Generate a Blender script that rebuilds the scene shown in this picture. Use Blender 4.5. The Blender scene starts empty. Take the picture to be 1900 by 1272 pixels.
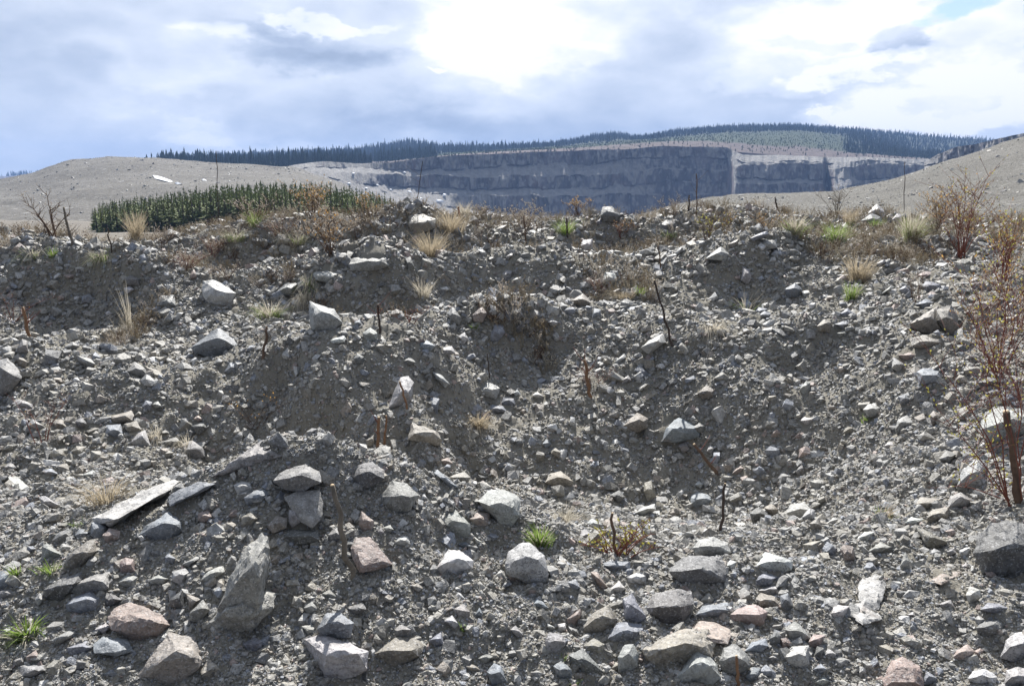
import bpy, bmesh, math, random
import numpy as np
from mathutils import Vector, Matrix, Euler
R = math.radians
rng = np.random.default_rng(7)
random.seed(7)
C = bpy.context.scene.collection
SC = bpy.context.scene

# ------------------------------------------------------------------ camera
CAM_H = 1.65
PITCH = R(11.5)
FPX = 1449.0                      # focal length in photo pixels (photo 1900 x 1272)
cam_d = bpy.data.cameras.new('camera')
cam_d.sensor_width = 36.0
cam_d.lens = 36.0 * FPX / 1900.0
cam_d.clip_start = 0.05
cam_d.clip_end = 20000.0
cam = bpy.data.objects.new('camera', cam_d)
C.objects.link(cam)
cam.location = (0, 0, CAM_H)
cam.rotation_euler = (R(90) - PITCH, 0, 0)
SC.camera = cam

# ------------------------------------------------------------------ render settings
SC.view_settings.view_transform = 'Standard'
SC.view_settings.look = 'None'
SC.view_settings.gamma = 1.0
SC.view_settings.use_curve_mapping = False
SC.view_settings.exposure = 0.90
SC.render.engine = 'CYCLES'
SC.cycles.use_denoising = True
SC.cycles.max_bounces = 6
SC.cycles.diffuse_bounces = 3
SC.cycles.volume_bounces = 0
SC.cycles.transparent_max_bounces = 8
SC.cycles.volume_step_rate = 4.0

# ------------------------------------------------------------------ sun
SUN_EL, SUN_AZ = R(42), R(-2)     # azimuth measured from +Y (view direction) towards +X
sun_d = bpy.data.lights.new('sun', 'SUN')
sun_d.energy = 5.0
sun_d.angle = R(0.5)
sun_d.color = (1.0, 0.965, 0.91)
sun = bpy.data.objects.new('sun', sun_d)
C.objects.link(sun)
sdir = Vector((math.cos(SUN_EL) * math.sin(SUN_AZ), math.cos(SUN_EL) * math.cos(SUN_AZ), math.sin(SUN_EL)))
sun.rotation_euler = sdir.to_track_quat('Z', 'Y').to_euler()
sun.location = (0, 0, 60)

# ------------------------------------------------------------------ node helpers
class NT:
    def __init__(s, tree):
        s.t = tree; s.n = tree.nodes; s.l = tree.links
    def new(s, typ, **kw):
        n = s.n.new(typ)
        for k, v in kw.items(): setattr(n, k, v)
        return n
    def put(s, sock, v):
        if hasattr(v, 'is_output'): s.l.new(v, sock)
        elif v is not None: sock.default_value = v
    def math(s, op, a, b=None, c=None, clamp=False):
        n = s.new('ShaderNodeMath', operation=op, use_clamp=clamp)
        s.put(n.inputs[0], a)
        if b is not None: s.put(n.inputs[1], b)
        if c is not None: s.put(n.inputs[2], c)
        return n.outputs[0]
    def vmath(s, op, a, b=None):
        n = s.new('ShaderNodeVectorMath', operation=op)
        s.put(n.inputs[0], a)
        if b is not None: s.put(n.inputs[1], b)
        return n.outputs[0]
    def comb(s, x, y, z):
        n = s.new('ShaderNodeCombineXYZ')
        s.put(n.inputs[0], x); s.put(n.inputs[1], y); s.put(n.inputs[2], z)
        return n.outputs[0]
    def noise(s, vec, scale, detail=4.0, rough=0.55, dist=0.0):
        n = s.new('ShaderNodeTexNoise')
        s.put(n.inputs['Vector'], vec)
        n.inputs['Scale'].default_value = scale; n.inputs['Detail'].default_value = detail
        n.inputs['Roughness'].default_value = rough; n.inputs['Distortion'].default_value = dist
        return n.outputs['Fac']
    def ramp(s, fac, stops, interp='LINEAR'):
        n = s.new('ShaderNodeValToRGB')
        cr = n.color_ramp; cr.interpolation = interp
        while len(cr.elements) < len(stops): cr.elements.new(0.5)
        for e, (p, c) in zip(cr.elements, stops):
            e.position = p
            e.color = (c, c, c, 1) if not hasattr(c, '__len__') else (*c[:3], 1)
        s.put(n.inputs[0], fac)
        return n.outputs[0]
    def mix(s, fac, a, b, mode='MIX'):
        n = s.new('ShaderNodeMix', data_type='RGBA', blend_type=mode)
        s.put(n.inputs[0], fac)
        for k, v in ((6, a), (7, b)):
            if hasattr(v, '__len__') and not hasattr(v, 'is_output'): v = (*v[:3], 1)
            s.put(n.inputs[k], v)
        return n.outputs[2]
    def smooth(s, x, e0, e1):
        n = s.new('ShaderNodeMapRange', interpolation_type='SMOOTHSTEP')
        s.put(n.inputs[0], x); n.inputs[1].default_value = e0; n.inputs[2].default_value = e1
        return n.outputs[0]

def px_dir(u, v):
    """direction through photo pixel (u, v), scaled to advance 1 m along +Y"""
    u = np.asarray(u, float); v = np.asarray(v, float)
    a = (u - 950.0) / FPX; b = (636.0 - v) / FPX
    dy = math.cos(PITCH) + math.sin(PITCH) * b
    dz = -math.sin(PITCH) + math.cos(PITCH) * b
    return a / dy, dz / dy
def at(u, v, Y):
    dx, dz = px_dir(u, v)
    return np.stack(np.broadcast_arrays(dx * Y, np.asarray(Y, float) + 0 * dx, CAM_H + dz * Y), -1)
# ------------------------------------------------------------------ sky: Nishita blue behind broken spring clouds
world = bpy.data.worlds.new('World')
SC.world = world
world.use_nodes = True
W = NT(world.node_tree)
W.n.clear()
tc = W.new('ShaderNodeTexCoord')
sep = W.new('ShaderNodeSeparateXYZ'); W.l.new(tc.outputs['Generated'], sep.inputs[0])
dx_, dy_, dz_ = sep.outputs
az = W.math('ARCTAN2', dx_, dy_)
el = W.math('ARCSINE', dz_)
SKY_S = 0.075
nish = W.new('ShaderNodeTexSky', sky_type='NISHITA')
nish.sun_disc = False
nish.sun_elevation = SUN_EL
nish.sun_rotation = SUN_AZ
nish.air_density = 1.0; nish.dust_density = 0.6; nish.ozone_density = 1.5
nblue = W.vmath('MULTIPLY', nish.outputs[0], (SKY_S, SKY_S, SKY_S))
# cloud layer coordinates: azimuth / elevation, stretched sideways, warped by noise
cv = W.comb(az, W.math('MULTIPLY', el, 2.1), 3.9)
w1 = W.new('ShaderNodeTexNoise'); W.l.new(cv, w1.inputs['Vector'])
w1.inputs['Scale'].default_value = 5.5; w1.inputs['Detail'].default_value = 9; w1.inputs['Roughness'].default_value = 0.62
wv = W.vmath('SUBTRACT', w1.outputs['Color'], (0.5, 0.5, 0.5))
wsep = W.new('ShaderNodeSeparateXYZ'); W.l.new(wv, wsep.inputs[0])
azw = W.math('MULTIPLY_ADD', wsep.outputs[0], 0.32, az)
elw = W.math('MULTIPLY_ADD', wsep.outputs[1], 0.15, el)
fb = W.noise(cv, 6.0, 9, 0.52, 0.0)
bl = W.math('ABSOLUTE', W.math('SUBTRACT', W.noise(cv, 8.0, 8, 0.50, 0.0), 0.5))
bl = W.math('MULTIPLY_ADD', bl, -1.6, 0.22)
fb2 = W.noise(cv, 2.3, 5, 0.5, 0.0)
def sky_ang(u, v):
    dx, dz = px_dir(u, v)
    return math.atan(float(dx)), math.atan(float(dz) / math.sqrt(1 + float(dx) ** 2))
def blob(u, v, ru, rv, soft=True):
    a0, e0 = sky_ang(u, v)
    sa, se = ru / FPX, rv / FPX
    q = W.math('ADD', W.math('POWER', W.math('ABSOLUTE', W.math('DIVIDE', W.math('SUBTRACT', azw, a0), sa)), 2.0),
               W.math('POWER', W.math('ABSOLUTE', W.math('DIVIDE', W.math('SUBTRACT', elw, e0), se)), 2.0))
    if soft: return W.math('EXPONENT', W.math('MULTIPLY', q, -1.0))
    return W.smooth(q, 1.9, 0.35)
bright = [(1010, 25, 200, 85, .36, 1), (985, 30, 165, 62, .22, 0), (880, 105, 90, 42, .20, 0), (900, 100, 120, 60, .28, 1), (1740, 110, 220, 120, .20, 1), (1760, 70, 150, 75, .20, 0),
          (1470, 35, 120, 50, .24, 0), (1500, 60, 160, 80, .14, 1), (1570, 118, 70, 14, .34, 0), (1700, 190, 150, 38, .28, 0), (1850, 215, 90, 26, .22, 0), (1800, 165, 120, 50, .17, 0),
          (430, 238, 95, 30, .30, 1), (400, 245, 60, 12, .12, 0), (380, 215, 60, 8, .10, 0), (360, 84, 90, 26, .20, 1), (365, 78, 70, 16, .14, 0), (340, 150, 90, 12, .14, 1), (570, 27, 120, 10, .26, 0),
          (1543, 188, 24, 12, .36, 0), (1640, 198, 48, 12, .30, 0), (600, 264, 130, 14, .22, 1), (1420, 140, 95, 22, .14, 0), (1390, 120, 60, 30, .10, 1),
          (805, 154, 18, 8, .30, 0), (640, 160, 40, 10, .10, 1), (180, 120, 120, 20, .12, 1), (230, 210, 120, 18, .12, 1)]
dark = [(600, 98, 150, 34, .28, 1), (600, 116, 130, 24, .14, 0), (480, 58, 110, 16, .24, 1), (1290, 190, 330, 80, .10, 1), (1100, 270, 560, 38, .14, 1), (850, 240, 170, 34, .22, 1),
        (1605, 72, 50, 38, .48, 0), (1640, 108, 60, 24, .26, 1), (110, 160, 180, 60, .12, 1), (80, 300, 300, 40, .10, 1), (1745, 172, 44, 13, .28, 0), (1560, 160, 90, 18, .18, 1),
        (1468, 66, 42, 16, .22, 0), (1110, 20, 60, 22, .24, 1), (905, 60, 60, 14, .16, 0), (1030, 78, 70, 12, .14, 0), (1850, 110, 60, 16, .16, 0), (1700, 140, 60, 14, .14, 0), (700, 235, 120, 18, .08, 1), (160, 60, 160, 24, .08, 1), (1850, 150, 80, 18, .10, 1)]
val = W.math('MULTIPLY_ADD', W.math('SUBTRACT', fb, 0.5), 0.80, 0.495)
val = W.math('MULTIPLY_ADD', W.math('SUBTRACT', fb2, 0.5), 0.22, val)
val = W.math('MULTIPLY_ADD', bl, 0.55, val)
for b in bright: val = W.math('MULTIPLY_ADD', blob(*b[:4], b[5]), b[4], val)
for b in dark: val = W.math('MULTIPLY_ADD', blob(*b[:4], b[5]), -b[4], val)
cloud = W.ramp(val, [(0.0, (.32, .40, .54)), (.25, (.44, .525, .69)), (.48, (.60, .68, .83)), (.70, (.78, .845, .97)), (.97, (1.05, 1.05, 1.05))])
# clouds away from the sun's side of the sky are front-lit less brightly against it (smooth falloff round the whole dome)
dv = W.new('ShaderNodeVectorMath', operation='DOT_PRODUCT')
W.l.new(tc.outputs['Generated'], dv.inputs[0]); dv.inputs[1].default_value = (math.sin(SUN_AZ) * .9, math.cos(SUN_AZ) * .9, 0.43)
fwd = W.smooth(dv.outputs['Value'], -0.5, 0.95)
cgain = W.math('MULTIPLY_ADD', fwd, 0.40, 0.205)
cg = W.comb(cgain, cgain, cgain)
cloud = W.vmath('MULTIPLY', cloud, cg)
# gaps of blue sky
gap = W.math('MAXIMUM', blob(1705, 4, 58, 20, 0), blob(1900, 60, 10, 50, 0))
gap = W.math('MAXIMUM', gap, W.math('MULTIPLY', W.smooth(fb2, 0.60, 0.70), W.smooth(el, 0.26, 0.40)))
skyc = W.mix(gap, cloud, nblue)
bg = W.new('ShaderNodeBackground'); W.l.new(skyc, bg.inputs[0]); bg.inputs[1].default_value = 1.0
wo = W.new('ShaderNodeOutputWorld'); W.l.new(bg.outputs[0], wo.inputs[0])
# ------------------------------------------------------------------ numpy noise
def _h(ix, iy, iz, seed):
    n = (ix.astype(np.uint32) * np.uint32(374761393) + iy.astype(np.uint32) * np.uint32(668265263)
         + iz.astype(np.uint32) * np.uint32(2147483647 & 0x7ffffff1) + np.uint32(seed * 974711 & 0xffffffff))
    n = (n ^ (n >> np.uint32(13))) * np.uint32(1274126177)
    n = (n ^ (n >> np.uint32(16))) * np.uint32(2246822519)
    n ^= n >> np.uint32(15)
    return n.astype(np.float64) / 4294967295.0 * 2 - 1
def vnoise(x, y, z=0.0, seed=0):
    """3-D value noise in -1..1"""
    x, y, z = np.broadcast_arrays(np.asarray(x, float), np.asarray(y, float), np.asarray(z, float))
    fx, fy, fz = np.floor(x), np.floor(y), np.floor(z)
    ix, iy, iz = fx.astype(np.int64), fy.astype(np.int64), fz.astype(np.int64)
    tx, ty, tz = x - fx, y - fy, z - fz
    tx = tx * tx * tx * (tx * (tx * 6 - 15) + 10); ty = ty * ty * ty * (ty * (ty * 6 - 15) + 10); tz = tz * tz * tz * (tz * (tz * 6 - 15) + 10)
    def c(a, b, d): return _h(ix + a, iy + b, iz + d, seed)
    def lerp(a, b, t): return a + (b - a) * t
    if not np.any(tz):
        return lerp(lerp(c(0, 0, 0), c(1, 0, 0), tx), lerp(c(0, 1, 0), c(1, 1, 0), tx), ty)
    lo = lerp(lerp(c(0, 0, 0), c(1, 0, 0), tx), lerp(c(0, 1, 0), c(1, 1, 0), tx), ty)
    hi = lerp(lerp(c(0, 0, 1), c(1, 0, 1), tx), lerp(c(0, 1, 1), c(1, 1, 1), tx), ty)
    return lerp(lo, hi, tz)
def fbm(x, y, z=0.0, oct=4, gain=0.5, seed=0):
    s = 0.0; a = 1.0; f = 1.0; t = 0
    for k in range(oct):
        s = s + a * vnoise(x * f + 17.3 * k, y * f - 9.1 * k, np.asarray(z) * f, seed + k); t += a
        a *= gain; f *= 2.03
    return s / t

# ------------------------------------------------------------------ object helpers
def tag(o, label=None, cat=None, group=None, kind=None):
    if label: o['label'] = label
    if cat: o['category'] = cat
    if group: o['group'] = group
    if kind: o['kind'] = kind
    return o
def link(o, parent=None):
    C.objects.link(o)
    if parent is not None: o.parent = parent
    return o
def empty(name, loc):
    o = bpy.data.objects.new(name, None); o.empty_display_size = 0.1
    o.location = loc
    return link(o)
def mesh_np(name, co, faces, mat=None, smooth=True):
    """co (N,3); faces (M,k) constant k"""
    me = bpy.data.meshes.new(name)
    co = np.ascontiguousarray(co, dtype=np.float32); faces = np.ascontiguousarray(faces, dtype=np.int32)
    me.vertices.add(len(co)); me.vertices.foreach_set('co', co.ravel())
    k = faces.shape[1]
    me.loops.add(faces.size); me.loops.foreach_set('vertex_index', faces.ravel())
    me.polygons.add(len(faces))
    me.polygons.foreach_set('loop_start', np.arange(0, faces.size, k, dtype=np.int32))
    me.polygons.foreach_set('loop_total', np.full(len(faces), k, dtype=np.int32))
    me.polygons.foreach_set('use_smooth', np.full(len(faces), smooth, dtype=bool))
    me.update(calc_edges=True); me.validate()
    if mat: me.materials.append(mat)
    return me
def grid_faces(nr, nc):
    i = np.arange(nr * nc).reshape(nr, nc)
    return np.stack([i[:-1, :-1], i[:-1, 1:], i[1:, 1:], i[1:, :-1]], -1).reshape(-1, 4)
def point_color(me, name, col):
    a = me.attributes.new(name, 'FLOAT_COLOR', 'POINT')
    c = np.ones((len(me.vertices), 4), np.float32); c[:, :3] = col
    a.data.foreach_set('color', c.ravel())
def instancer(name, pts, rot, scl, idx, tint, protos):
    """ONE object that instances hidden prototypes on its points (only for uncountable stuff)"""
    pcol = bpy.data.collections.new(name + '_kinds')
    for p in protos: pcol.objects.link(p)
    n = len(pts)
    me = bpy.data.meshes.new(name)
    me.vertices.add(n); me.vertices.foreach_set('co', np.ascontiguousarray(pts, np.float32).ravel())
    a = me.attributes.new('i_rot', 'FLOAT_VECTOR', 'POINT'); a.data.foreach_set('vector', np.ascontiguousarray(rot, np.float32).ravel())
    a = me.attributes.new('i_scl', 'FLOAT_VECTOR', 'POINT'); a.data.foreach_set('vector', np.ascontiguousarray(scl, np.float32).ravel())
    a = me.attributes.new('i_idx', 'INT', 'POINT'); a.data.foreach_set('value', np.ascontiguousarray(idx, np.int32))
    t4 = np.ones((n, 4), np.float32); t4[:, :3] = tint
    a = me.attributes.new('tint', 'FLOAT_COLOR', 'POINT'); a.data.foreach_set('color', t4.ravel())
    o = link(bpy.data.objects.new(name, me))
    g = bpy.data.node_groups.new(name + '_nodes', 'GeometryNodeTree')
    g.interface.new_socket('Geometry', in_out='INPUT', socket_type='NodeSocketGeometry')
    g.interface.new_socket('Geometry', in_out='OUTPUT', socket_type='NodeSocketGeometry')
    N = g.nodes; L = g.links
    gi = N.new('NodeGroupInput'); go = N.new('NodeGroupOutput')
    ci = N.new('GeometryNodeCollectionInfo'); ci.inputs[0].default_value = pcol
    ci.inputs['Separate Children'].default_value = True; ci.inputs['Reset Children'].default_value = True
    ip = N.new('GeometryNodeInstanceOnPoints'); ip.inputs['Pick Instance'].default_value = True
    def na(nm, typ):
        q = N.new('GeometryNodeInputNamedAttribute'); q.data_type = typ; q.inputs[0].default_value = nm
        return [s for s in q.outputs if s.enabled and s.name == 'Attribute'][0]
    er = N.new('FunctionNodeEulerToRotation'); L.new(na('i_rot', 'FLOAT_VECTOR'), er.inputs[0])
    L.new(gi.outputs[0], ip.inputs['Points']); L.new(ci.outputs[0], ip.inputs['Instance'])
    L.new(na('i_idx', 'INT'), ip.inputs['Instance Index']); L.new(er.outputs[0], ip.inputs['Rotation'])
    L.new(na('i_scl', 'FLOAT_VECTOR'), ip.inputs['Scale']); L.new(ip.outputs[0], go.inputs[0])
    m = o.modifiers.new('instances', 'NODES'); m.node_group = g
    return o

# ------------------------------------------------------------------ materials
def new_mat(name):
    m = bpy.data.materials.new(name); m.use_nodes = True
    t = NT(m.node_tree)
    b = t.n['Principled BSDF']
    b.inputs['Roughness'].default_value = 0.9
    b.inputs['Specular IOR Level'].default_value = 0.25
    return m, t, b
def bump(t, b, h, strength, dist):
    n = t.new('ShaderNodeBump'); n.inputs['Strength'].default_value = strength; n.inputs['Distance'].default_value = dist
    t.put(n.inputs['Height'], h); t.l.new(n.outputs[0], b.inputs['Normal'])
def geo_pos(t):
    return t.new('ShaderNodeNewGeometry').outputs['Position']
def obj_pos(t):
    return t.new('ShaderNodeTexCoord').outputs['Object']

def make_soil():
    m, t, b = new_mat('gravelly_soil')
    p = geo_pos(t)
    n1 = t.noise(p, 1.1, 5, .6); n2 = t.noise(p, 9, 6, .65); n3 = t.noise(p, 70, 3, .7)
    c = t.ramp(n1, [(.3, (.20, .185, .152)), (.5, (.262, .245, .206)), (.72, (.325, .307, .268))])
    c = t.mix(t.math('MULTIPLY', n2, .9), c, (.18, .165, .133))
    c2 = t.mix(t.smooth(n3, .52, .72), c, (.30, .293, .275))
    b.inputs['Roughness'].default_value = .95
    t.l.new(c2, b.inputs['Base Color'])
    h = t.math('ADD', t.math('MULTIPLY', t.noise(p, 45, 6, .7), .7), t.math('MULTIPLY', t.noise(p, 160, 3, .6), .3))
    bump(t, b, h, .9, .02)
    return m
def make_stone(name, inst):
    m, t, b = new_mat(name)
    if inst:
        at_ = t.new('ShaderNodeAttribute', attribute_type='INSTANCER', attribute_name='tint'); tint = at_.outputs['Color']
        rnd = t.new('ShaderNodeObjectInfo').outputs['Random']
    else:
        oi = t.new('ShaderNodeObjectInfo'); tint = oi.outputs['Color']; rnd = oi.outputs['Random']
    p = geo_pos(t)
    off = t.comb(t.math('MULTIPLY', rnd, 37.0), t.math('MULTIPLY', rnd, 91.0), 0.0)
    pv = t.vmath('ADD', p, off)
    n1 = t.noise(pv, 9, 4, .6); n2 = t.noise(pv, 60, 4, .65)
    v = t.new('ShaderNodeTexVoronoi'); t.put(v.inputs['Vector'], pv); v.inputs['Scale'].default_value = 190
    n4 = t.noise(pv, 26, 6, .7)
    g = t.math('ADD', t.math('MULTIPLY', t.smooth(n1, .3, .7), .40), t.math('MULTIPLY', t.smooth(n2, .28, .72), .45))
    g = t.math('ADD', g, t.math('MULTIPLY_ADD', t.smooth(n4, .32, .68), .40, .42))
    c = t.mix(1.0, tint, t.comb(g, g, g), 'MULTIPLY')
    vs = t.new('ShaderNodeSeparateColor'); t.l.new(v.outputs['Color'], vs.inputs[0])
    spk = t.math('MULTIPLY', t.smooth(vs.outputs[0], .72, .9), t.math('MULTIPLY_ADD', rnd, .5, .15))
    c = t.mix(spk, c, (.09, .09, .095))
    spk2 = t.math('MULTIPLY', t.smooth(vs.outputs[1], .8, .95), .35)
    c = t.mix(spk2, c, (.55, .55, .55))
    # pale dust and thin lichen / rust blotches
    dn = t.noise(pv, 16, 5, .7)
    c = t.mix(t.math('MULTIPLY', t.smooth(dn, .55, .75), .45), c, (.30, .285, .25))
    rn = t.noise(pv, 5, 3, .6)
    c = t.mix(t.math('MULTIPLY', t.smooth(rn, .64, .78), .35), c, (.28, .19, .13))
    t.l.new(c, b.inputs['Base Color'])
    b.inputs['Roughness'].default_value = .6
    b.inputs['Specular IOR Level'].default_value = .5
    h = t.math('ADD', t.math('MULTIPLY', n2, .6), t.math('ADD', t.math('MULTIPLY', t.noise(pv, 210, 3, .6), .25), t.math('ADD', t.math('MULTIPLY', n1, .4), t.math('MULTIPLY', n4, .9))))
    bump(t, b, h, .9, .011)
    return m
M_SOIL = make_soil()
M_STONE = make_stone('stone', False)
M_GRAVEL = make_stone('gravel_stone', True)
# ------------------------------------------------------------------ near terrain: mounds and hollows
# (photo u, photo v, distance Y): a point of the surface seen there
CT = """
0,1272,2.3 300,1272,2.25 600,1272,2.25 900,1272,2.3 1100,1272,2.3 1500,1272,2.3 1900,1272,2.25 -400,1272,2.3 2300,1272,2.2
600,1150,2.5 600,1050,2.72 600,930,2.98 600,822,3.26 490,818,3.32 550,815,3.28 330,893,3.35 170,968,3.1 0,1045,2.9 -250,1100,2.8 300,1050,2.75
700,838,3.42 770,868,3.45 900,908,3.4 1000,960,3.3 1100,1010,3.25 1250,1035,3.15 1400,1020,3.2 1600,1000,3.25 1800,985,3.2 1900,955,3.2 2250,880,3.4
900,1100,2.7 1200,1150,2.6 1500,1150,2.6 1800,1120,2.65 1900,1120,2.6 850,1000,3.05
100,900,4.8 0,800,5.6 200,800,5.5 330,855,5.35 400,842,5.6 -300,850,5.0 0,900,4.7 200,880,4.75
1180,905,5.6 1100,955,4.75 1300,915,5.45 1500,900,4.95 1650,905,4.15 1800,885,3.85 1900,850,3.85 2300,760,4.1 1000,880,5.6 840,860,5.5 600,860,5.6 1400,850,5.5
560,818,5.7 580,625,6.32 510,650,6.3 640,640,6.32 720,580,6.7 700,720,5.85 650,810,5.5 720,825,5.2 780,820,5.2 610,720,5.82 540,720,6.1 560,760,5.8 820,790,5.5 900,750,6.3 1000,740,6.45 1000,850,5.75 1100,800,6.05 760,640,6.3 460,690,6.3 450,800,5.7
1050,700,6.85 1000,585,7.45 930,580,7.45 950,685,7.1 1040,690,7.1 1100,620,7.3 850,640,7.0 850,570,7.6
1500,600,6.55 1500,700,6.0 1500,800,5.5 1300,640,6.6 1300,780,5.95 1400,700,6.15 1700,700,5.2 1700,600,6.1 1800,800,4.3 1850,700,4.8 1900,600,5.6 1300,590,7.1 1200,680,6.7 2300,560,5.8 1400,600,6.8
1850,500,8 1900,450,10 1700,520,8 1700,450,9.8 2300,420,9
1150,565,8 960,475,9.3 1000,550,8.9 1100,475,9.3 1350,455,9.3 1420,455,9.3 1350,555,8.75 1420,560,8.7 1250,520,9.3 1550,480,9.1 1480,560,8.5 1600,580,7.4 1620,480,9.4 880,555,8.9
700,480,8.65 640,480,8.65 640,575,8.3 720,560,8.4 450,570,8.4 420,500,9.2 200,560,8.75 100,560,8.75 150,468,9.15 50,465,9.2 250,490,9.0 0,452,10.0 0,560,8.6 0,650,6.9 200,650,6.9 400,685,6.6 300,720,6.1 100,720,6.1 -400,650,6.5 -400,480,9.5
560,610,6.7 760,520,8.6 850,500,9.2
300,454,11 390,432,11.2 330,482,10.5 480,405,11.4 480,470,11.0 560,395,11.6 720,388,12 770,374,12.2 770,455,11.7 700,450,11.5 850,398,12.6 900,460,11.9 1000,408,13 1130,388,12.6 1130,440,12.1 1180,403,13.6 1300,388,13.4 1450,392,13.4 1630,390,12.8 1800,402,12.8 1900,408,12.3 1250,450,11.8 550,450,11 1480,435,12.2 150,446,11.0 0,442,11.4 2300,380,12 -400,445,12
"""
cpts = []
for tok in CT.split():
    u, v, Y = map(float, tok.split(',')); cpts.append(at(u, v, Y))
cpts = [tuple(float(q) for q in p) for p in cpts]
# hidden or out-of-frame points, straight in metres
cpts += [(-1.05, 4.5, -.32), (-.65, 4.6, -.36), (-.1, 4.5, -.36), (-.85, 4.0, -.12), (-1.2, 4.0, -.1), (-.5, 4.0, -.05), (.05, 4.1, -.2), (.4, 4.3, -.3), (0, 1.5, .02), (1.6, 1.5, .05), (-1.6, 1.5, .04), (0, .9, 0), (.9, .9, 0), (-.9, .9, 0)]
for xx in np.linspace(-1.1, 1.1, 9):
    cpts += [(xx * 17, 17, .35 + .6 * xx if xx < 0 else .35 + .2 * xx), (xx * 21, 21, -.9), (xx * 27, 27, -2.4), (xx * 34, 34, -3.0)]
cpts = np.array(cpts)
def _q(x, y):
    return np.stack([x / y, np.log(y)], -1)
_Q = _q(cpts[:, 0], cpts[:, 1]); _E = 0.036
def _phi(A, B):
    d2 = ((A[:, None, :] - B[None, :, :]) ** 2).sum(-1)
    return np.sqrt(d2 + _E * _E)
_n = len(cpts)
_A = np.zeros((_n + 3, _n + 3)); _A[:_n, :_n] = _phi(_Q, _Q) - 0.0015 * np.eye(_n)
_P = np.concatenate([np.ones((_n, 1)), _Q], 1); _A[:_n, _n:] = _P; _A[_n:, :_n] = _P.T
_w = np.linalg.solve(_A, np.concatenate([cpts[:, 2], np.zeros(3)]))
def base_z(x, y):
    x = np.asarray(x, float).ravel(); y = np.asarray(y, float).ravel()
    out = np.empty(len(x))
    for i in range(0, len(x), 20000):
        q = _q(x[i:i + 20000], y[i:i + 20000])
        out[i:i + 20000] = _phi(q, _Q) @ _w[:_n] + _w[_n] + q @ _w[_n + 1:]
    return out
SKY_LINE = [(-300, 436), (0, 432), (60, 432), (100, 438), (150, 446), (200, 453), (250, 448), (300, 446), (345, 432), (400, 420), (480, 406), (560, 396), (640, 399), (700, 396), (738, 382), (768, 375), (800, 386),
  (832, 400), (900, 400), (1000, 411), (1080, 402), (1130, 394), (1180, 409), (1240, 396), (1300, 386), (1360, 384), (1430, 390), (1470, 398), (1510, 407), (1560, 403), (1630, 394), (1680, 406), (1800, 407), (1900, 410), (2300, 392)]
_cor_a = np.linspace(-.9, .9, 181); _cor = np.zeros(181)
def ground_z(x, y, fine=True):
    x = np.asarray(x, float); sh = x.shape; x = x.ravel(); y = np.asarray(y, float).ravel()
    wa = .016 * fbm(x * 1.7, y * 1.7, 8.2, 3, .5, 61); wb = .022 * fbm(x * 1.7, y * 1.7, 4.4, 3, .5, 62)
    z = base_z(x + wa * y, y * (1 + wb))
    big = fbm(x * 1.4, y * 1.4, 3.1, 3, .5, 11)
    z = z + .12 * big * np.clip((y - 2) / 3, .25, 1)
    z = z + .070 * fbm(x * 5, y * 5, 1.7, 3, .55, 23)
    z = z + .11 * (np.abs(fbm(x * 2.4, y * 2.4, 6.6, 3, .55, 83)) - .2) * np.clip((y - 3.6) / 2, 0, 1)
    z = z + np.interp(x / y, _cor_a, _cor) * y * np.clip((y - 9.0) / 2.0, 0, 1) * np.clip((24 - y) / 6, 0, 1)
    if fine:
        r = fbm(x * 17, y * 17, 2.2, 3, .6, 31)
        z = z + .020 * r + .007 * np.abs(fbm(x * 40, y * 40, .4, 2, .6, 41))
    return z.reshape(sh)
# settle the far crest so that its outline is the one seen from the camera's height
for _it in range(3):
    yy = np.linspace(9.5, 20, 80); G = ground_z(_cor_a[:, None] * yy[None], np.broadcast_to(yy, (181, 80)), False)
    el_now = ((G - CAM_H) / yy[None]).max(1)
    uu_c = _cor_a * 1.0 / 1.0
    su = np.array([p[0] for p in SKY_LINE], float); sv = np.array([p[1] for p in SKY_LINE], float); sx, sz = px_dir(su, sv)
    _cor = _cor + (np.interp(_cor_a, sx, sz) - el_now)
    _cor = np.convolve(np.pad(_cor, 1, 'edge'), [.2, .6, .2], 'valid') if _it < 2 else _cor
def hit(u, v, ymin=1.9, ymax=22.0):
    """first point of the near terrain seen through photo pixel (u, v)"""
    dx, dz = px_dir(u, v)
    ys = np.exp(np.linspace(math.log(ymin), math.log(ymax), 900))
    g = ground_z(dx * ys, ys, False); d = CAM_H + dz * ys - g
    k = np.argmax(d < 0)
    if not (d < 0).any(): k = int(np.argmin(d))
    if k > 0 and d[k] < 0:
        f = d[k - 1] / (d[k - 1] - d[k]); Y = ys[k - 1] + f * (ys[k] - ys[k - 1])
    else: Y = ys[k]
    return np.array([dx * Y, Y, CAM_H + dz * Y])
ac = np.concatenate([np.linspace(-1.15, -.73, 60)[:-1], np.linspace(-.73, .73, 700), np.linspace(.73, 1.15, 60)[1:]])
ly = np.concatenate([np.linspace(math.log(.8), math.log(1.9), 60)[:-1], np.linspace(math.log(1.9), math.log(15.5), 520), np.linspace(math.log(15.5), math.log(34), 50)[1:]])
AA, LL = np.meshgrid(ac, ly)
YY = np.exp(LL); XX = AA * YY
ZZ = ground_z(XX, YY)
ground = link(bpy.data.objects.new('ground', mesh_np('ground', np.stack([XX, YY, ZZ], -1).reshape(-1, 3), grid_faces(*XX.shape), M_SOIL)))
tag(ground, 'rough grey-brown gravelly mounds and hollows of loosened mine soil', kind='structure')

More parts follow.
